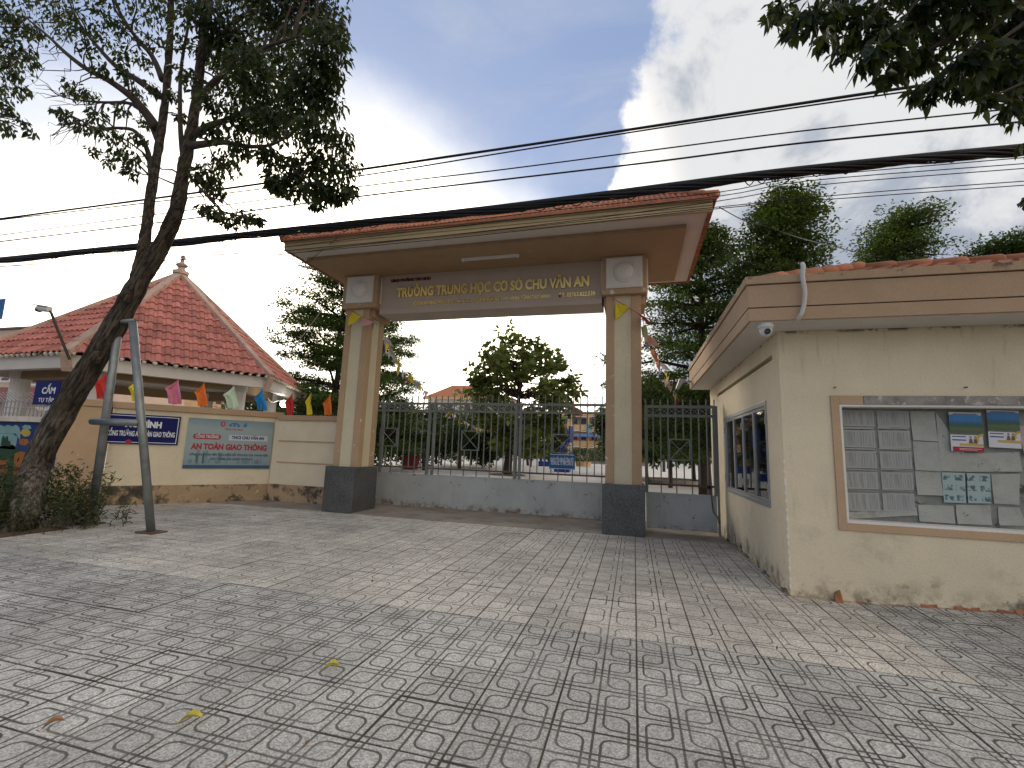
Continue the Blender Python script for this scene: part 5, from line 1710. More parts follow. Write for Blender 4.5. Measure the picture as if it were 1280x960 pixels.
# ================================================================== CABLES
def cable(label, rows, Y, r, n=8, name='overhead_cable', group='overhead cables'):
    pts_ = [at(x, y, Y) for x, y in rows]
    a, c = pts_[0], pts_[-1]
    dl = (a - pts_[1]).normalized() * 25; dr = (c - pts_[-2]).normalized() * 25
    pts_ = [a + dl + Vector((0, 0, .9))] + smoothpath(pts_, 5) + [c + dr + Vector((0, 0, .9))]
    o = MB().tube(pts_, r, 6)
    return tag(o.build(name, M['black'], smooth=True), label, 'cable', group)


cable('topmost dark overhead cable crossing the whole picture', [(0, 273.5), (230, 243), (439, 213.5), (620, 187), (820, 157), (960, 135.5), (1130, 110), (1280, 90)], 5.9, .018)
cable('thin cable running just below the topmost one', [(0, 275), (230, 248), (445, 220.5), (620, 192.5), (820, 160.5), (960, 139.5), (1130, 115), (1280, 95)], 5.92, .010)
cable('thin overhead cable second in height below the top pair', [(0, 294), (240, 262), (451, 233), (620, 213), (820, 187), (1000, 164), (1240, 138.5), (1280, 134.5)], 6.0, .009)
cable('overhead cable just above the thick bundle', [(0, 302), (240, 273), (429, 248), (620, 225.5), (820, 202), (1000, 179), (1280, 152)], 6.1, .012)
for i, (rows, lb) in enumerate((([(0, 333), (200, 318), (460, 290), (700, 262), (900, 240), (1000, 222), (1280, 197)], 'thin wire hanging directly under the thick cable bundle'),
                  ([(0, 341), (200, 327), (460, 296), (700, 268), (900, 245), (1010, 226), (1280, 204.5)], 'second thin wire under the thick cable bundle'),
                  ([(0, 350), (200, 336), (460, 305), (700, 278), (900, 251), (1020, 231.5), (1280, 210.5)], 'thin wire crossing the gateway fascia, upper of two'),
                  ([(350, 314), (600, 290), (900, 258.5), (1080, 241), (1280, 226.5)], 'lowest thin wire right of the gateway roof'),
                  ([(350, 318), (600, 294), (900, 260.5), (1080, 246), (1280, 231.5)], 'thin wire beside the lowest one right of the gateway roof'))):
    cable(lb, rows, 6.15 + .03 * i, .0055)
cb = MB()
rows = [(0, 325), (160, 309), (300, 294.5), (440, 280), (620, 261), (820, 236), (960, 218), (1120, 201), (1280, 186)]
ctr = [at(x, y, 6.05) for x, y in rows]
ctr = [ctr[0] + (ctr[0] - ctr[1]).normalized() * k + Vector((0, 0, .036 * k)) for k in (25, 12, 5, 2)] + smoothpath(ctr, 9) + [ctr[-1] + (ctr[-1] - ctr[-2]).normalized() * k + Vector((0, 0, .036 * k)) for k in (2, 5, 12, 25)]
cb.tube([p + Vector((0, 0, .020)) for p in ctr], .042, 8)
for k in range(7):
    ph = k * .9
    cb.tube([p + Vector((0, .035 * math.cos(i * .55 + ph), -.012 + .034 * math.sin(i * .55 + ph) - .012 * (k % 3))) for i, p in enumerate(ctr)], .018 if k < 5 else .010, 6)
for i in range(6, len(ctr) - 6):                             # ties and loose loops
    if random.random() < .45:
        p, p2 = ctr[i], ctr[i + 1]
        mid = p.lerp(p2, .5) + Vector((0, 0, -.075 - random.uniform(0, .05)))
        cb.tube(smoothpath([p + Vector((0, 0, -.03)), mid, p2 + Vector((0, 0, -.03))], 3), .007, 5)
tag(cb.build('cable_bundle', M['black'], smooth=True), 'thick black bundle of cables crossing just above the gateway roof', 'cable', 'overhead cables')
tag(MB().tube(smoothpath([at(899, 259, 7.4), at(933, 277, 9), at(960, 284, 9.5), at(999, 297, 9), at(1074, 316, 7.2), at(1100, 322, 6.9)], 5), .008, 6).build('drop_wire', M['black'], smooth=True), 'sagging wire from the gateway roof to the gatehouse roof', 'cable', 'drop wires')
tag(MB().tube([at(422, 297, 6.9), at(377, 334, 7.6), at(350, 358, 8.4)], .005, 5).build('drop_wire', M['black']), 'thin dark wire slanting across the left corner of the gateway eave', 'cable', 'drop wires')
tag(MB().tube(smoothpath([at(405, 384, 9.2), at(372, 428, 10.2), at(336, 476, 11.5)], 5), .009, 6).build('drop_wire', M['pvc']), 'pale wire slanting down from the left pillar to the pavilion', 'cable', 'drop wires')

# ================================================================== BUNTING
PEN = dict(yellow=(.62, .50, .03), red=(.48, .06, .04), white=(.62, .60, .60), pink=(.58, .34, .33), violet=(.13, .12, .27), orange=(.58, .20, .10), green=(.45, .58, .38), navy=(.04, .05, .12), peach=(.60, .36, .22))
for k, c_ in PEN.items():
    M['pen_' + k] = mat('pennant ' + k, c_, .8, var=.05)
pm = {}


def pennant_mesh(k, w, h):
    key = (k, round(w, 2))
    if key not in pm:
        b_ = MB()
        for (u0, v0), (u1, v1), (u2, v2) in (((-.5, 0), (0, 0), (0, -.5)), ((0, 0), (.5, 0), (0, -.5)), ((-.5, 0), (0, -.5), (-.25, -.5)), ((.5, 0), (.25, -.5), (0, -.5)), ((-.25, -.5), (0, -.5), (0, -1)), ((0, -.5), (.25, -.5), (0, -1))):
            b_.face([(u * w, .03 * math.sin(u * 5) * (1 - v) - .02 * v * v, v * h) for u, v in ((u0, v0), (u1, v1), (u2, v2))])
        pm[key] = b_.mesh('pennant', M['pen_' + k])
    return pm[key]


def bunting(label, pts_, cols, w, h, start=0.0, sp=None):
    t = thing('bunting', label, 'bunting', tuple(pts_[0]), 0, 'bunting strings')
    pth = smoothpath(pts_, 12)
    MB().tube(pth, .006, 5, cap=False).build('cord', M['txtred'], t)
    L = [0]
    for i in range(1, len(pth)):
        L.append(L[-1] + (pth[i] - pth[i - 1]).length)
    s, i, k = start, 0, 0
    while s < L[-1] - .1:
        while L[i + 1] < s:
            i += 1
        f_ = (s - L[i]) / (L[i + 1] - L[i] + 1e-9)
        p = pth[i].lerp(pth[i + 1], f_); d = (pth[i + 1] - pth[i]).normalized()
        o = link('pennant', pennant_mesh(cols[k % len(cols)], w, h), t, p - Vector(t.location))
        yaw = math.atan2(d.y, d.x) + random.gauss(0, .35)
        o.rotation_euler = (random.gauss(0, .4), -math.atan2(d.z, math.hypot(d.x, d.y)) * .8 + random.gauss(0, .12), yaw)
        s += sp or w * 1.15; k += 1
    return t


bunting('string of pennants from the right pillar down behind the narrow gate', [at(766, 373, 8.40), at(785, 384, 8.39), at(803, 398, 8.42), at(806, 418, 9.4), at(820, 446, 11.2), at(835, 472, 13.2), at(848, 500, 15.5)],
        ['yellow', 'red', 'green', 'pink', 'pink', 'violet', 'orange', 'green', 'orange', 'white', 'violet', 'yellow', 'peach', 'pink', 'navy', 'peach'], .26, .33, .22, .44)
bunting('long string of pennants from the left pillar across the school yard to the round tree', [at(440, 388, 8.40), at(455, 398, 8.39), at(470, 405, 8.7), at(486, 432, 11), at(503, 462, 13.5), at(530, 486, 16.5), at(560, 513, 19.5), at(589, 531, 22), at(610, 538, 23.5), at(628, 538, 24.5)],
        ['yellow', 'pink', 'white', 'peach', 'violet', 'yellow', 'orange', 'white', 'violet', 'yellow', 'peach', 'white', 'green', 'pink', 'white', 'yellow', 'white'], .27, .35, .18, .31)

# ================================================================== TREES BEHIND THE GATE
def tiertree(label, x, Y, tiers, r0, lsize, per, mat_=LEAF['tier'], lean=0.0, name='almond_tree', group='layered trees in the school yard', side=None):
    """tiers: (photo row of the layer, half width in px on the left, right). Flat layers of leaf sprays on spreading limbs"""
    zs = [(at(x, r[0], Y).z, r[1], r[2]) for r in tiers]
    bx = at(x, 540, Y).x
    dep = (Vector((bx, Y, 2)) - Vector((0, 0, CAMH))).dot(_f)
    t = thing(name, label, 'tree', (bx, Y, 0), 0, group)
    topz = max(z for z, _, _ in zs) + .2
    tk = MB(); n_ = 8
    pth = [Vector((bx + lean * (i / n_) + random.gauss(0, .04), Y + random.gauss(0, .05), -.1 + (topz + .1) * i / n_)) for i in range(n_ + 1)]
    tk.tube(pth, taper(n_ + 1, r0, .03), 10)
    tk.build('trunk', M['barkdark'], t, smooth=True)
    lb = MB(); P, D = [], []
    for (z, wl, wr) in zs:
        f_ = min(1, z / topz); tp_ = Vector((bx + lean * f_, Y, z - .25))
        nb = random.randint(7, 10); a0 = random.uniform(0, PI)
        for k in range(nb):
            an = a0 + 2 * PI * k / nb + random.gauss(0, .15)
            ca = math.cos(an)
            L = (wr if ca > 0 else wl) * dep / FPX
            L = L * random.uniform(.72, 1.05)
            e = tp_ + Vector((ca * L, math.sin(an) * L * .9, .15 + random.gauss(0, .18) + .12 * L * random.uniform(-.3, 1)))
            w_ = wiggle(tp_, e, 5, .03, .05); lb.tube(w_, taper(len(w_), .035 + .012 * L, .008), 5, cap=False)
            nc_ = max(3, int(L / .38))
            for j in range(nc_):
                s = .30 + .72 * (j + random.random() * .6) / nc_
                i_f = s * (len(w_) - 1); i0 = min(int(i_f), len(w_) - 2)
                c_ = w_[i0].lerp(w_[i0 + 1], i_f - i0) + Vector((random.gauss(0, .12), random.gauss(0, .12), random.gauss(.03, .07)))
                sp_ = .22 + .34 * math.sin(min(1, s) * PI * .8)
                for q_ in (-1, 0, 1):
                    cc = c_ + Vector((-math.sin(an), ca, 0)) * q_ * sp_ * random.uniform(.6, 1.3)
                    a, d_ = blob(cc, (.42, .42, .12), int(per * 3.2 * random.uniform(.4, 1.4)), .05)
                    P.append(a); D.append(d_)
    lb.build('limbs', M['barkdark'], t, smooth=True)
    leaves('crown', np.concatenate(P), lsize * .80, mat_, t, width=.55, up=2.2, droop=.05, outward=np.concatenate(D) * .6, off=t.location)
    return t


tiertree('layered almond tree behind the short wall and left of the left pillar', 415, 16.5,
         [(347, 70, 40), (362, 52, 58), (394, 102, 66), (406, 84, 80), (433, 118, 90), (452, 82, 104), (477, 108, 100), (499, 84, 95), (520, 82, 90)], .20, .15, 14)
tiertree('layered dark tree showing just right of the left pillar', 462, 21,
         [(398, 55, 35), (425, 60, 58), (448, 62, 62), (470, 62, 70), (492, 62, 66), (512, 62, 64), (535, 62, 70), (555, 60, 74)], .2, .17, 13)
tiertree('tall layered tree rising above the narrow gate right of the gateway roof', 880, 16,
         [(290, 10, 14), (306, 40, 34), (322, 58, 60), (346, 75, 75), (372, 85, 85), (400, 85, 95), (430, 88, 105), (458, 130, 100), (484, 95, 100), (507, 130, 100), (532, 85, 100), (556, 80, 95)], .22, .15, 13)
tiertree('tall layered tree with a thin pointed top behind the gatehouse parapet', 966, 14.5,
         [(248, 0, 20), (260, 6, 22), (274, 18, 44), (290, 44, 36), (304, 60, 62), (320, 66, 38), (338, 78, 52), (360, 80, 60), (384, 82, 65), (410, 80, 70), (440, 85, 70)], .2, .14, 14, lean=.55)
tiertree('tree top showing above the gatehouse roof ridge', 1112, 15.5, [(274, -30, 66), (286, -6, 52), (300, 14, 30), (312, 28, 66), (328, 34, 26), (350, 40, 40)], .15, .12, 11, lean=.5)
tiertree('tree top above the gatehouse roof at the right edge', 1300, 14.5, [(300, 30, 40), (312, 52, 50), (330, 46, 60), (350, 60, 60)], .15, .12, 11)

# round broad-leaved tree in the yard
RT = thing('round_yard_tree', 'round broad-leaved tree standing alone in the middle of the school yard', 'tree', tuple(gnd(634, 594)))
ctr_ = at(650, 492, 24.4); dep = (ctr_ - Vector((0, 0, CAMH))).dot(_f)
b0 = Vector(RT.location)
tk = MB(); pth = [b0 + Vector((0, 0, -.1)), b0 + Vector((.03, 0, .8)), b0 + Vector((.12, 0, 1.6)), b0.lerp(ctr_, .6), ctr_ + Vector((.1, 0, 1.4)), ctr_ + Vector((.0, 0, 3.0))]
pth = smoothpath(pth, 4); tk.tube(pth, taper(len(pth), .27, .04), 12); tk.build('trunk', M['barkdark'], RT, smooth=True)
lb = MB(); P, D = [], []
Rm = 68 * dep / FPX
for i in range(165):
    d = RNG.normal(size=3); d /= np.linalg.norm(d)
    k = random.uniform(.45, 1.0) ** .7
    c_ = ctr_ + Vector((d[0] * Rm * k * (1.0 if d[2] < .4 else .9), d[1] * Rm * k, d[2] * Rm * 1.12 * k))
    c_ += Vector((random.gauss(0, .18), 0, random.gauss(0, .2)))
    r = random.uniform(.24, .46)
    a, d_ = blob(c_, (r, r, r * .75), int(52 * r / .4), .15)
    P.append(a); D.append(d_)
    nr_ = min(pth[6:], key=lambda q_: (q_ - c_ + Vector((0, 0, .8))).length)
    w_ = wiggle(nr_, c_, 4, .05); lb.tube(w_, taper(len(w_), .045, .01), 5, cap=False)
for (x, y) in ((624, 413), (636, 408), (642, 418), (700, 500), (712, 478), (716, 470), (590, 470), (586, 460), (574, 490), (578, 505)):
    c_ = at(x, y, 24.4 + random.gauss(0, .4)); a, d_ = blob(c_, (.3, .3, .22), 16, .3); P.append(a); D.append(d_)
    w_ = wiggle(ctr_, c_, 4, .05); lb.tube(w_, taper(len(w_), .04, .01), 5, cap=False)
lb.build('limbs', M['barkdark'], RT, smooth=True)
leaves('crown', np.concatenate(P), .33, LEAF['round'], RT, width=.66, up=.7, droop=.15, outward=np.concatenate(D) * .8, off=RT.location)
MB().lathe([(1.0, -.02), (1.0, .05), (.85, .06)], tuple(b0), 20).build('earth_ring', M['earth'], RT)


def smalltree(label, x, Y, rowtop, rowbot, wpx, r0=.10, n_=46, mat_=LEAF['far'], lsize=.25, group='small dark trees in the school yard', trunkrow=None, name='yard_tree'):
    tp_, bt = at(x, rowtop, Y), at(x, rowbot, Y)
    dep_ = (tp_ - Vector((0, 0, CAMH))).dot(_f)
    R_ = wpx * dep_ / FPX
    b_ = Vector((tp_.x, Y, 0))
    t = thing(name, label, 'tree', tuple(b_), 0, group)
    c0 = (tp_ + bt) / 2; hz = (tp_.z - bt.z) / 2
    tk = MB(); pth = smoothpath([b_ + Vector((0, 0, -.1)), b_ + Vector((random.gauss(0, .08), 0, bt.z * .6)), c0, c0 + Vector((0, 0, hz * .6))], 3)
    tk.tube(pth, taper(len(pth), r0, .03), 8); tk.build('trunk', M['barkdark'], t, smooth=True)
    P, D = [], []
    for i in range(n_):
        d = RNG.normal(size=3); d /= np.linalg.norm(d); k = random.uniform(.3, 1) ** .6
        c_ = c0 + Vector((d[0] * R_ * k, d[1] * R_ * k, d[2] * hz * k))
        a, d_ = blob(c_, (R_ * .36, R_ * .36, hz * .32), 150, .05); P.append(a); D.append(d_)
    leaves('crown', np.concatenate(P), lsize, mat_, t, width=.6, up=.8, droop=.2, outward=np.concatenate(D) * .6, off=t.location)
    return t


for (x, Y, rt_, rb, wp, lb_) in ((484, 27, 500, 572, 30, 'dark bushy yard tree just right of the left pillar'), (520, 30, 505, 574, 32, 'dark yard tree behind the red pot'),
                                 (556, 33, 508, 570, 34, 'dark yard tree under the far end of the pennant string'), (592, 36, 512, 572, 32, 'dark yard tree left of the round tree trunk'),
                                 (607, 31, 524, 574, 24, 'smaller dark yard tree close behind the round tree'), (664, 38, 515, 568, 30, 'yard tree right behind the round tree'),
                                 (690, 44, 520, 568, 20, 'yard tree beside the blue hoop'), (810, 24, 470, 568, 34, 'dark yard tree behind the right pillar edge'),
                                 (836, 21, 480, 566, 34, 'dark yard tree behind the crossed brace of the narrow gate'), (866, 26, 490, 570, 34, 'dark yard tree right behind the narrow gate'),
                                 (892, 22, 480, 566, 34, 'dark yard tree close to the gatehouse wall'), (775, 30, 490, 570, 30, 'dark yard tree hidden mostly by the right pillar'), (322, 25, 486, 560, 40, 'dark tree behind the pavilion columns near the blue flag'), (372, 22, 484, 560, 40, 'dark tree behind the red and yellow flags on the short wall'), (425, 24, 490, 560, 38, 'dark tree hidden mostly by the left pillar')):
    smalltree(lb_, x, Y, rt_, rb + 6, wp)
ORD = ['first', 'second', 'third', 'fourth', 'fifth', 'sixth', 'seventh', 'eighth']
for grp, pts_ in (('between the pillars', ((530, 588), (545, 580), (574, 586), (602, 582), (660, 582), (676, 580), (686, 578), (697, 580))), ('behind the narrow gate', ((818, 583), (830, 590), (835, 586), (846, 584), (880, 586)))):
    for k, (x, y) in enumerate(pts_):
        p = gnd(x, y); h_ = at(x, 540, p.y).z
        t = thing('slim_tree', f'slim dark trunked yard tree, {ORD[k]} from the left {grp}', 'tree', tuple(p), 0, 'slim yard trees ' + grp)
        tp_ = p + Vector((random.gauss(-.15, .1), 0, h_))
        MB().tube(wiggle(p + Vector((0, 0, -.1)), tp_, 4, .01), [.13, .12, .11, .10, .09], 8).build('trunk', M['barkdark'], t, smooth=True)
        P_, D_ = blob(tp_ + Vector((0, 0, .1)), (1.5, 1.2, .75), 900, .1)
        leaves('crown', P_, .26, LEAF['far'], t, width=.6, up=.8, outward=D_ * .6, off=t.location)
# far wood beyond the yard
P = []
for i in range(260):
    x = random.uniform(-75, 60); Y = random.uniform(82, 98)
    if -24 < x < 12 and Y < 96:
        Y = 97
    a, _ = blob((x, Y, random.uniform(.8, 4.2)), (2.6, 2, 1.5), 60, .3); P.append(a)
fw = leaves('distant_trees', np.concatenate(P), .75, LEAF['far'], None, width=.7, up=.6); tag(fw, kind='stuff')

# ================================================================== BUILDINGS BEHIND
M['ochre'] = mat('ochre school wall', (.56, .38, .19), .85, var=.06)
M['winglass'] = plain('dark far window', (.05, .055, .06), .25, 0, .5)
YB_ = 75.0
bl, brt = at(640, 540, YB_), at(812, 540, YB_)
zt = at(720, 516, YB_).z
SB = thing('school_building', 'long ochre three storey school building across the far side of the yard', 'building', ((bl.x + brt.x) / 2, YB_, 0))
MB().box(bl.x, YB_ + 1.6, 0, brt.x, YB_ + 9, zt).build('wall', M['ochre'], SB)
fh = zt / 3.0
for k in range(4):
    z = k * fh
    if k == 0:
        MB().box(bl.x, YB_ - .3, -.05, brt.x, YB_ + 1.6, .18).build('floor_slab', M['concrete'], SB); continue
    top_ = z + (.55 if k == 3 else .62)
    MB().box(bl.x, YB_ - .15, z - .28 if k < 3 else z - .5, brt.x, YB_ + .02, (z + .62) if k < 3 else z + .12).build('parapet', M['ochre'], SB)
    MB().box(bl.x, YB_ + .02, z - .2, brt.x, YB_ + 1.6, z - .05).build('floor_slab', M['ochre'], SB)
    wv = MB(); nx = int((brt.x - bl.x) / .5); xs = [bl.x + i * .5 for i in range(nx)]
    zw = lambda x_: z - (.40 if k < 3 else .62) - .10 * abs(math.sin(x_ * 1.05))
    for i in range(nx - 1):
        wv.face([(xs[i], YB_ - .17, zw(xs[i])), (xs[i + 1], YB_ - .17, zw(xs[i + 1])), (xs[i + 1], YB_ - .17, zw(xs[i + 1]) + .12), (xs[i], YB_ - .17, zw(xs[i]) + .12)])
        wv.face([(xs[i], YB_ - .17, zw(xs[i])), (xs[i + 1], YB_ - .17, zw(xs[i + 1])), (xs[i + 1], YB_ + .0, zw(xs[i + 1])), (xs[i], YB_ + .0, zw(xs[i]))])
    wv.build('wavy_trim', M['white'], SB)
ncol = 7
for i in range(ncol + 1):
    x = bl.x + (brt.x - bl.x) * i / ncol
    MB().box(x - .18, YB_ - .22, 0, x + .18, YB_ + .12, zt).build('column', M['ochre'], SB)
for k in range(3):
    for i in range(ncol):
        x = bl.x + (brt.x - bl.x) * (i + .5) / ncol
        for s in (-.72, .72):
            w_ = MB().box(x + s - .5, YB_ + 1.54, k * fh + .75, x + s + .5, YB_ + 1.6, k * fh + 1.85).build('window', M['white'], SB)
            MB().box(x + s - .43, YB_ + 1.51, k * fh + .82, x + s + .43, YB_ + 1.55, k * fh + 1.78).build('pane', M['winglass'], w_, off=SB.location)
p0, p1 = at(733, 530, YB_ - .3), at(740, 541, YB_ - .3)
MB().box(p0.x, YB_ - .32, p1.z, p1.x, YB_ - .28, p0.z).build('blue_banner', M['muralteal'], SB)
p0, p1 = at(717, 541.5, YB_ - .6), at(756, 546, YB_ - .6)
q = MB(); q.hexa([(p0.x, YB_ - 1.3, p1.z - .1), (p1.x, YB_ - 1.3, p1.z - .1), (p1.x, YB_ - .2, p0.z - .06), (p0.x, YB_ - .2, p0.z - .06)], [(p0.x, YB_ - 1.3, p1.z), (p1.x, YB_ - 1.3, p1.z), (p1.x, YB_ - .2, p0.z), (p0.x, YB_ - .2, p0.z)])
q.build('blue_awning', plain('blue awning', (.12, .20, .42), .6), SB)
# white block with a red hip roof
Y2 = 66.0
l2, r2 = at(528, 540, Y2), at(640, 540, Y2)
ez, tz = at(570, 497, Y2).z, at(565, 481, Y2).z
WBD = thing('white_block', 'white school block with an orange red hip roof behind the dark trees', 'building', ((l2.x + r2.x) / 2, Y2, 0))
MB().box(l2.x + .6, Y2, 0, r2.x - .6, Y2 + 7, ez).build('wall', mat('white far wall', (.62, .57, .50), .85, var=.05), WBD)
rr_ = MB(); a_ = at(565, 481, Y2 + 3.5).x
e4 = [(l2.x, Y2 - .5, ez), (r2.x, Y2 - .5, ez), (r2.x, Y2 + 7.5, ez), (l2.x, Y2 + 7.5, ez)]
g2 = [(a_, Y2 + 3.5, tz + .4), (a_ + 3.2, Y2 + 3.5, tz + .4)]
rr_.face([e4[0], e4[1], g2[1], g2[0]]); rr_.face([e4[1], e4[2], g2[1]]); rr_.face([e4[2], e4[3], g2[0], g2[1]]); rr_.face([e4[3], e4[0], g2[0]]); rr_.face(e4[::-1])
rr_.build('roof', mat('far red roof', (.45, .17, .08), .8, var=.1), WBD)
MB().box(l2.x - .02, Y2 - .55, ez - .35, r2.x + .02, Y2 - .5, ez + .02).build('eave_board', M['ochre'], WBD)
for r in range(2):
    for i in range(5):
        x = l2.x + 1.6 + i * (r2.x - l2.x - 3.2) / 4; z = ez - 1.6 - 2.3 * r
        w_ = MB().box(x - .55, Y2 - .04, z - .6, x + .55, Y2, z + .6).build('window', M['white'], WBD)
        MB().box(x - .45, Y2 - .07, z - .5, x + .45, Y2 - .035, z + .5).build('pane', M['winglass'], w_, off=WBD.location)
# neighbours to the left, behind the pavilion
def block(label, x0, x1, Y, ztop, mat_, wins, name='town_house', roofm=None, rowz=None, depth=8, fascia_=None):
    a, c = at(x0, 500, Y), at(x1, 500, Y)
    t = thing(name, label, 'building', ((a.x + c.x) / 2, Y, 0))
    MB().box(a.x, Y, -.05, c.x, Y + depth, ztop).build('wall', mat_, t)
    MB().box(a.x - .15, Y - .2, ztop, c.x + .15, Y + depth, ztop + .18).build('roof', roofm or M['concrete'], t)
    for (wx0, wy0, wx1, wy1) in wins:
        p0_, p1_ = at(wx0, wy0, Y), at(wx1, wy1, Y)
        w_ = MB().box(p0_.x, Y - .06, p1_.z, p1_.x, Y, p0_.z).build('window', M['white'], t)
        e_ = (p1_.x - p0_.x) * .14
        MB().box(p0_.x + e_, Y - .09, p1_.z + e_, p1_.x - e_, Y - .05, p0_.z - e_).build('pane', M['winglass'], w_, off=t.location)
    return t


pinkw = mat('pinkish house wall', (.55, .42, .34), .85, var=.06)
zt_ = at(10, 412, 30).z
TH = block('cream house with a long pinkish awning behind the pavilion columns', -260, 125, 30, zt_, pinkw, [(2, 470, 13, 478), (40, 474, 52, 482), (72, 478, 84, 486)], roofm=mat('dark roof edge', (.16, .12, .11), .9))
a, c = at(-60, 488, 29), at(118, 505, 29)
q = MB(); zA, zB = at(10, 484, 29.9).z, at(10, 500, 28.6).z
q.hexa([(a.x, 28.6, zB - .05), (c.x, 28.6, zB - .05), (c.x, 29.95, zA - .05), (a.x, 29.95, zA - .05)], [(a.x, 28.6, zB), (c.x, 28.6, zB), (c.x, 29.95, zA), (a.x, 29.95, zA)])
q.build('awning', mat('maroon awning', (.24, .09, .08), .7, var=.15), TH)
block('tan house seen through the pavilion behind the yellow flag', 133, 200, 38, at(165, 493, 38).z, mat('tan far wall', (.50, .33, .20), .85), [(150, 500, 160, 512)])
block('white apartment block with dark windows seen through the pavilion', 196, 262, 46, at(225, 497, 46).z, M['white'], [(203, 502, 209, 510), (222, 503, 226, 507), (228, 503, 232, 507), (222, 509, 226, 513), (228, 509, 232, 513)], name='apartment_block')
block('narrow white block with ledges between two pavilion columns', 260, 282, 48, at(270, 499, 48).z, M['white'], [(265, 503, 269, 507), (273, 504, 277, 508), (265, 510, 269, 514)], name='apartment_block')
# blue board at the left edge
a, c = at(-45, 368, 14), at(6, 402, 14)
BB = thing('street_board', 'edge of a blue street board cut off by the left side', 'sign', (a.x, 14, 0))
q = MB(); q.bar(at(-20, 386, 14) + Vector((0, 0, -.1)), at(4, 386, 14), .06, 1.0); q.build('plate', M['blue2'], BB)
MB().tube([(a.x + .4, 14.1, 0), (a.x + .4, 14.1, at(-30, 386, 14).z)], .06, 10).build('post', M['steel'], BB)

# ------------------------------------------------------------------ things in the yard
hoopblue = plain('hoop blue paint', (.025, .06, .30), .5)


def hoop(label, px_, py_, face):
    p = gnd(px_, py_); t = thing('basketball_hoop', label, 'basketball hoop', tuple(p), 0, 'basketball hoops')
    hz_ = at(px_, py_ - 48, p.y).z
    MB().box(p.x - .5, p.y - .5, .012, p.x + .5, p.y + .5, .45).build('base', hoopblue, t)
    MB().tube([p + Vector((0, 0, .4)), p + Vector((-.1, 0, 1.6)), p + Vector((face * .5, 0, hz_ - .2))], .08, 8).build('pole', hoopblue, t)
    MB().box(p.x + face * .55 - .05, p.y - .9, hz_ - .6, p.x + face * .55 + .05, p.y + .9, hz_ + .5).build('backboard', hoopblue, t)
    c_ = Vector((p.x + face * 1.0, p.y, hz_ - .3))
    MB().tube([c_ + Vector((.25 * math.cos(i * PI / 8), .25 * math.sin(i * PI / 8), 0)) for i in range(17)], .02, 6).build('ring', M['txtred'], t)
    q_ = MB()
    for s in (-.7, .7):
        q_.tube([p + Vector((-.3, s * .3, .4)), p + Vector((face * .5, s, hz_ - .1))], .03, 6)
    q_.build('brace', hoopblue, t)


hoop('blue basketball hoop in the yard left of the blue notice', 681, 583, -1)
hoop('blue basketball hoop standing behind the blue notice on the gate', 703, 590, 1)
p = gnd(729, 583)
PT_ = thing('planter_shrub', 'clipped round green shrub in a planter before the ochre school', 'shrub', tuple(p))
MB().lathe([(.7, 0), (.8, .5), (.72, .5)], tuple(p), 14).build('planter', M['ochre'], PT_)
P_, D_ = blob(p + Vector((0, 0, 1.05)), (1.35, 1.2, .65), 1100, .5); leaves('foliage', P_, .2, LEAF['hedge'], PT_, width=.6, off=PT_.location, outward=D_)
MB().box(p.x - 2.0, p.y - .9, .012, p.x - .9, p.y - .3, .65).build('blue_bin', hoopblue, None)
tag(bpy.data.objects['blue_bin'], 'small blue bin beside the clipped round shrub', 'bin')
p = gnd(746, 580)
HG = thing('clipped_hedge', 'low clipped hedge in front of the ochre school building', 'hedge', (p.x + 2.0, p.y, 0))
q = MB(); q.box(p.x - .9, p.y - .4, .012, p.x + 6.0, p.y + .4, .35); q.build('hedge_kerb', M['concrete'], HG)
hp = np.stack([RNG.uniform(p.x - .9, p.x + 6, 3200), RNG.uniform(p.y - .7, p.y + .7, 3200), RNG.uniform(.3, 1.7, 3200)], 1); leaves('foliage', hp, .2, LEAF['hedge'], HG, width=.6, off=HG.location)
p = gnd(513, 587)
RP = thing('red_pot_plant', 'dark red square pot with a spiky plant under the dark yard trees', 'potted plant', tuple(p))
MB().hexa([(p.x - .32, p.y - .32, .012), (p.x + .32, p.y - .32, .012), (p.x + .32, p.y + .32, .012), (p.x - .32, p.y + .32, .012)], [(p.x - .4, p.y - .4, .85), (p.x + .4, p.y - .4, .85), (p.x + .4, p.y + .4, .85), (p.x - .4, p.y + .4, .85)])
q = MB(); q.hexa([(p.x - .32, p.y - .32, .012), (p.x + .32, p.y - .32, .012), (p.x + .32, p.y + .32, .012), (p.x - .32, p.y + .32, .012)], [(p.x - .4, p.y - .4, .85), (p.x + .4, p.y - .4, .85), (p.x + .4, p.y + .4, .85), (p.x - .4, p.y + .4, .85)])
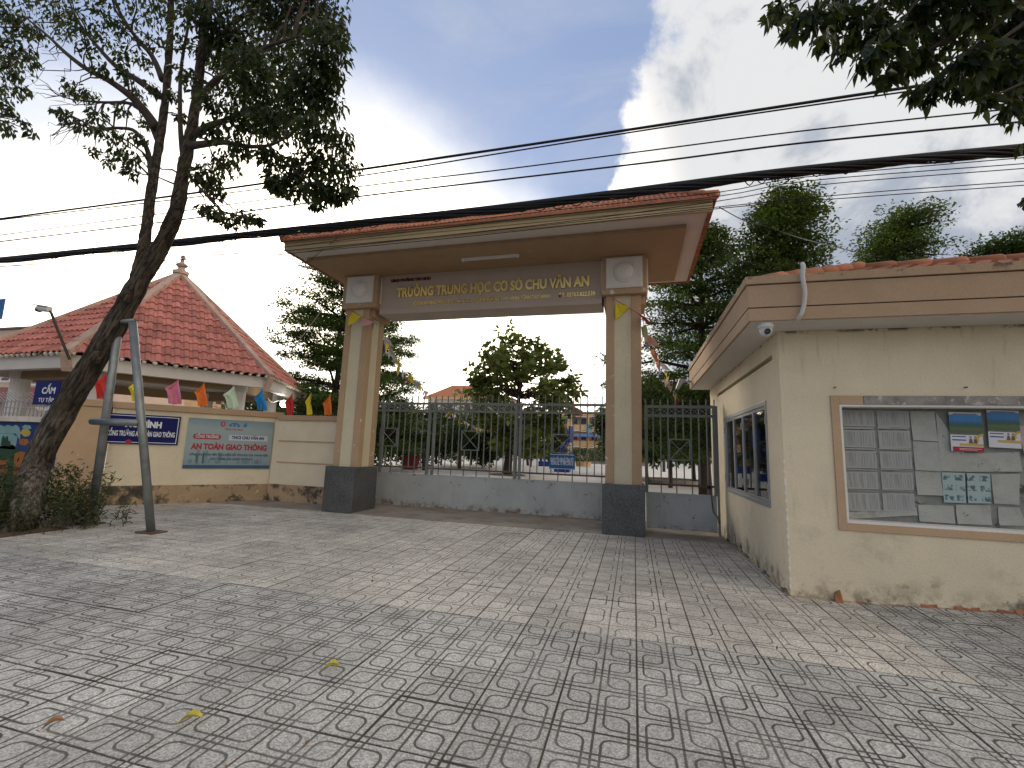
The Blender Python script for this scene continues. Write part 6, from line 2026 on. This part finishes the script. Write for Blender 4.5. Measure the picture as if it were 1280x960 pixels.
q.build('pot', plain('dark red pot', (.16, .02, .02), .6), RP)
P_, D_ = blob(p + Vector((0, 0, 1.2)), (.5, .5, .5), 160, .1); leaves('foliage', P_, .35, LEAF['far'], RP, width=.2, off=RP.location, outward=D_ * 1.4)
Yf = 62.0
a = at(714.5, 505, Yf)
FP = thing('flagpole', 'red flag with yellow star flying on a pole above the ochre school', 'flag', (a.x, Yf, 0))
MB().tube([(a.x, Yf, 0), (a.x, Yf, a.z + .2)], [.09, .05], 8).build('pole', M['alu'], FP)
q = MB(); n_ = 8
for i in range(n_):
    s0, s1 = i / n_, (i + 1) / n_
    f_ = lambda s, v: (a.x + s * 1.55, Yf + .12 * math.sin(s * 6) - .05, a.z - .1 - .85 * s - v * (1.5 - .75 * s))
    q.face([f_(s0, 1), f_(s1, 1), f_(s1, 0), f_(s0, 0)])
q.build('cloth', M['flag_red'], FP, smooth=True)
q = MB(); q.face([(a.x + .62 + (.22 if i % 2 == 0 else .09) * math.sin(i * PI / 5), Yf - .22, a.z - 1.15 + (.22 if i % 2 == 0 else .09) * math.cos(i * PI / 5)) for i in range(10)]); q.build('star', M['flag_yellow'], FP)
for (px_, py_, lb_) in ((840, 603, 'low round kerb with soil under the tree behind the narrow gate'), (520, 601, 'low round kerb in the yard left of the round tree')):
    p = gnd(px_, py_)
    q = MB()
    for i in range(20):
        a0, a1 = 2 * PI * i / 20, 2 * PI * (i + 1) / 20
        R0, R1 = 1.5, 1.7
        f_ = lambda R, t_: (p.x + R * math.cos(t_), p.y + R * math.sin(t_))
        q.hexa([(*f_(R0, a0), 0), (*f_(R1, a0), 0), (*f_(R1, a1), 0), (*f_(R0, a1), 0)], [(*f_(R0, a0), .16), (*f_(R1, a0), .16), (*f_(R1, a1), .16), (*f_(R0, a1), .16)])
    q.lathe([(1.5, .0), (1.5, .10)], (p.x, p.y, 0), 20, mi=1)
    o = q.build('tree_kerb', [M['concrete'], M['earth']], None, off=tuple(p)); o.location = p
    tag(o, lb_, 'kerb', 'round tree kerbs')
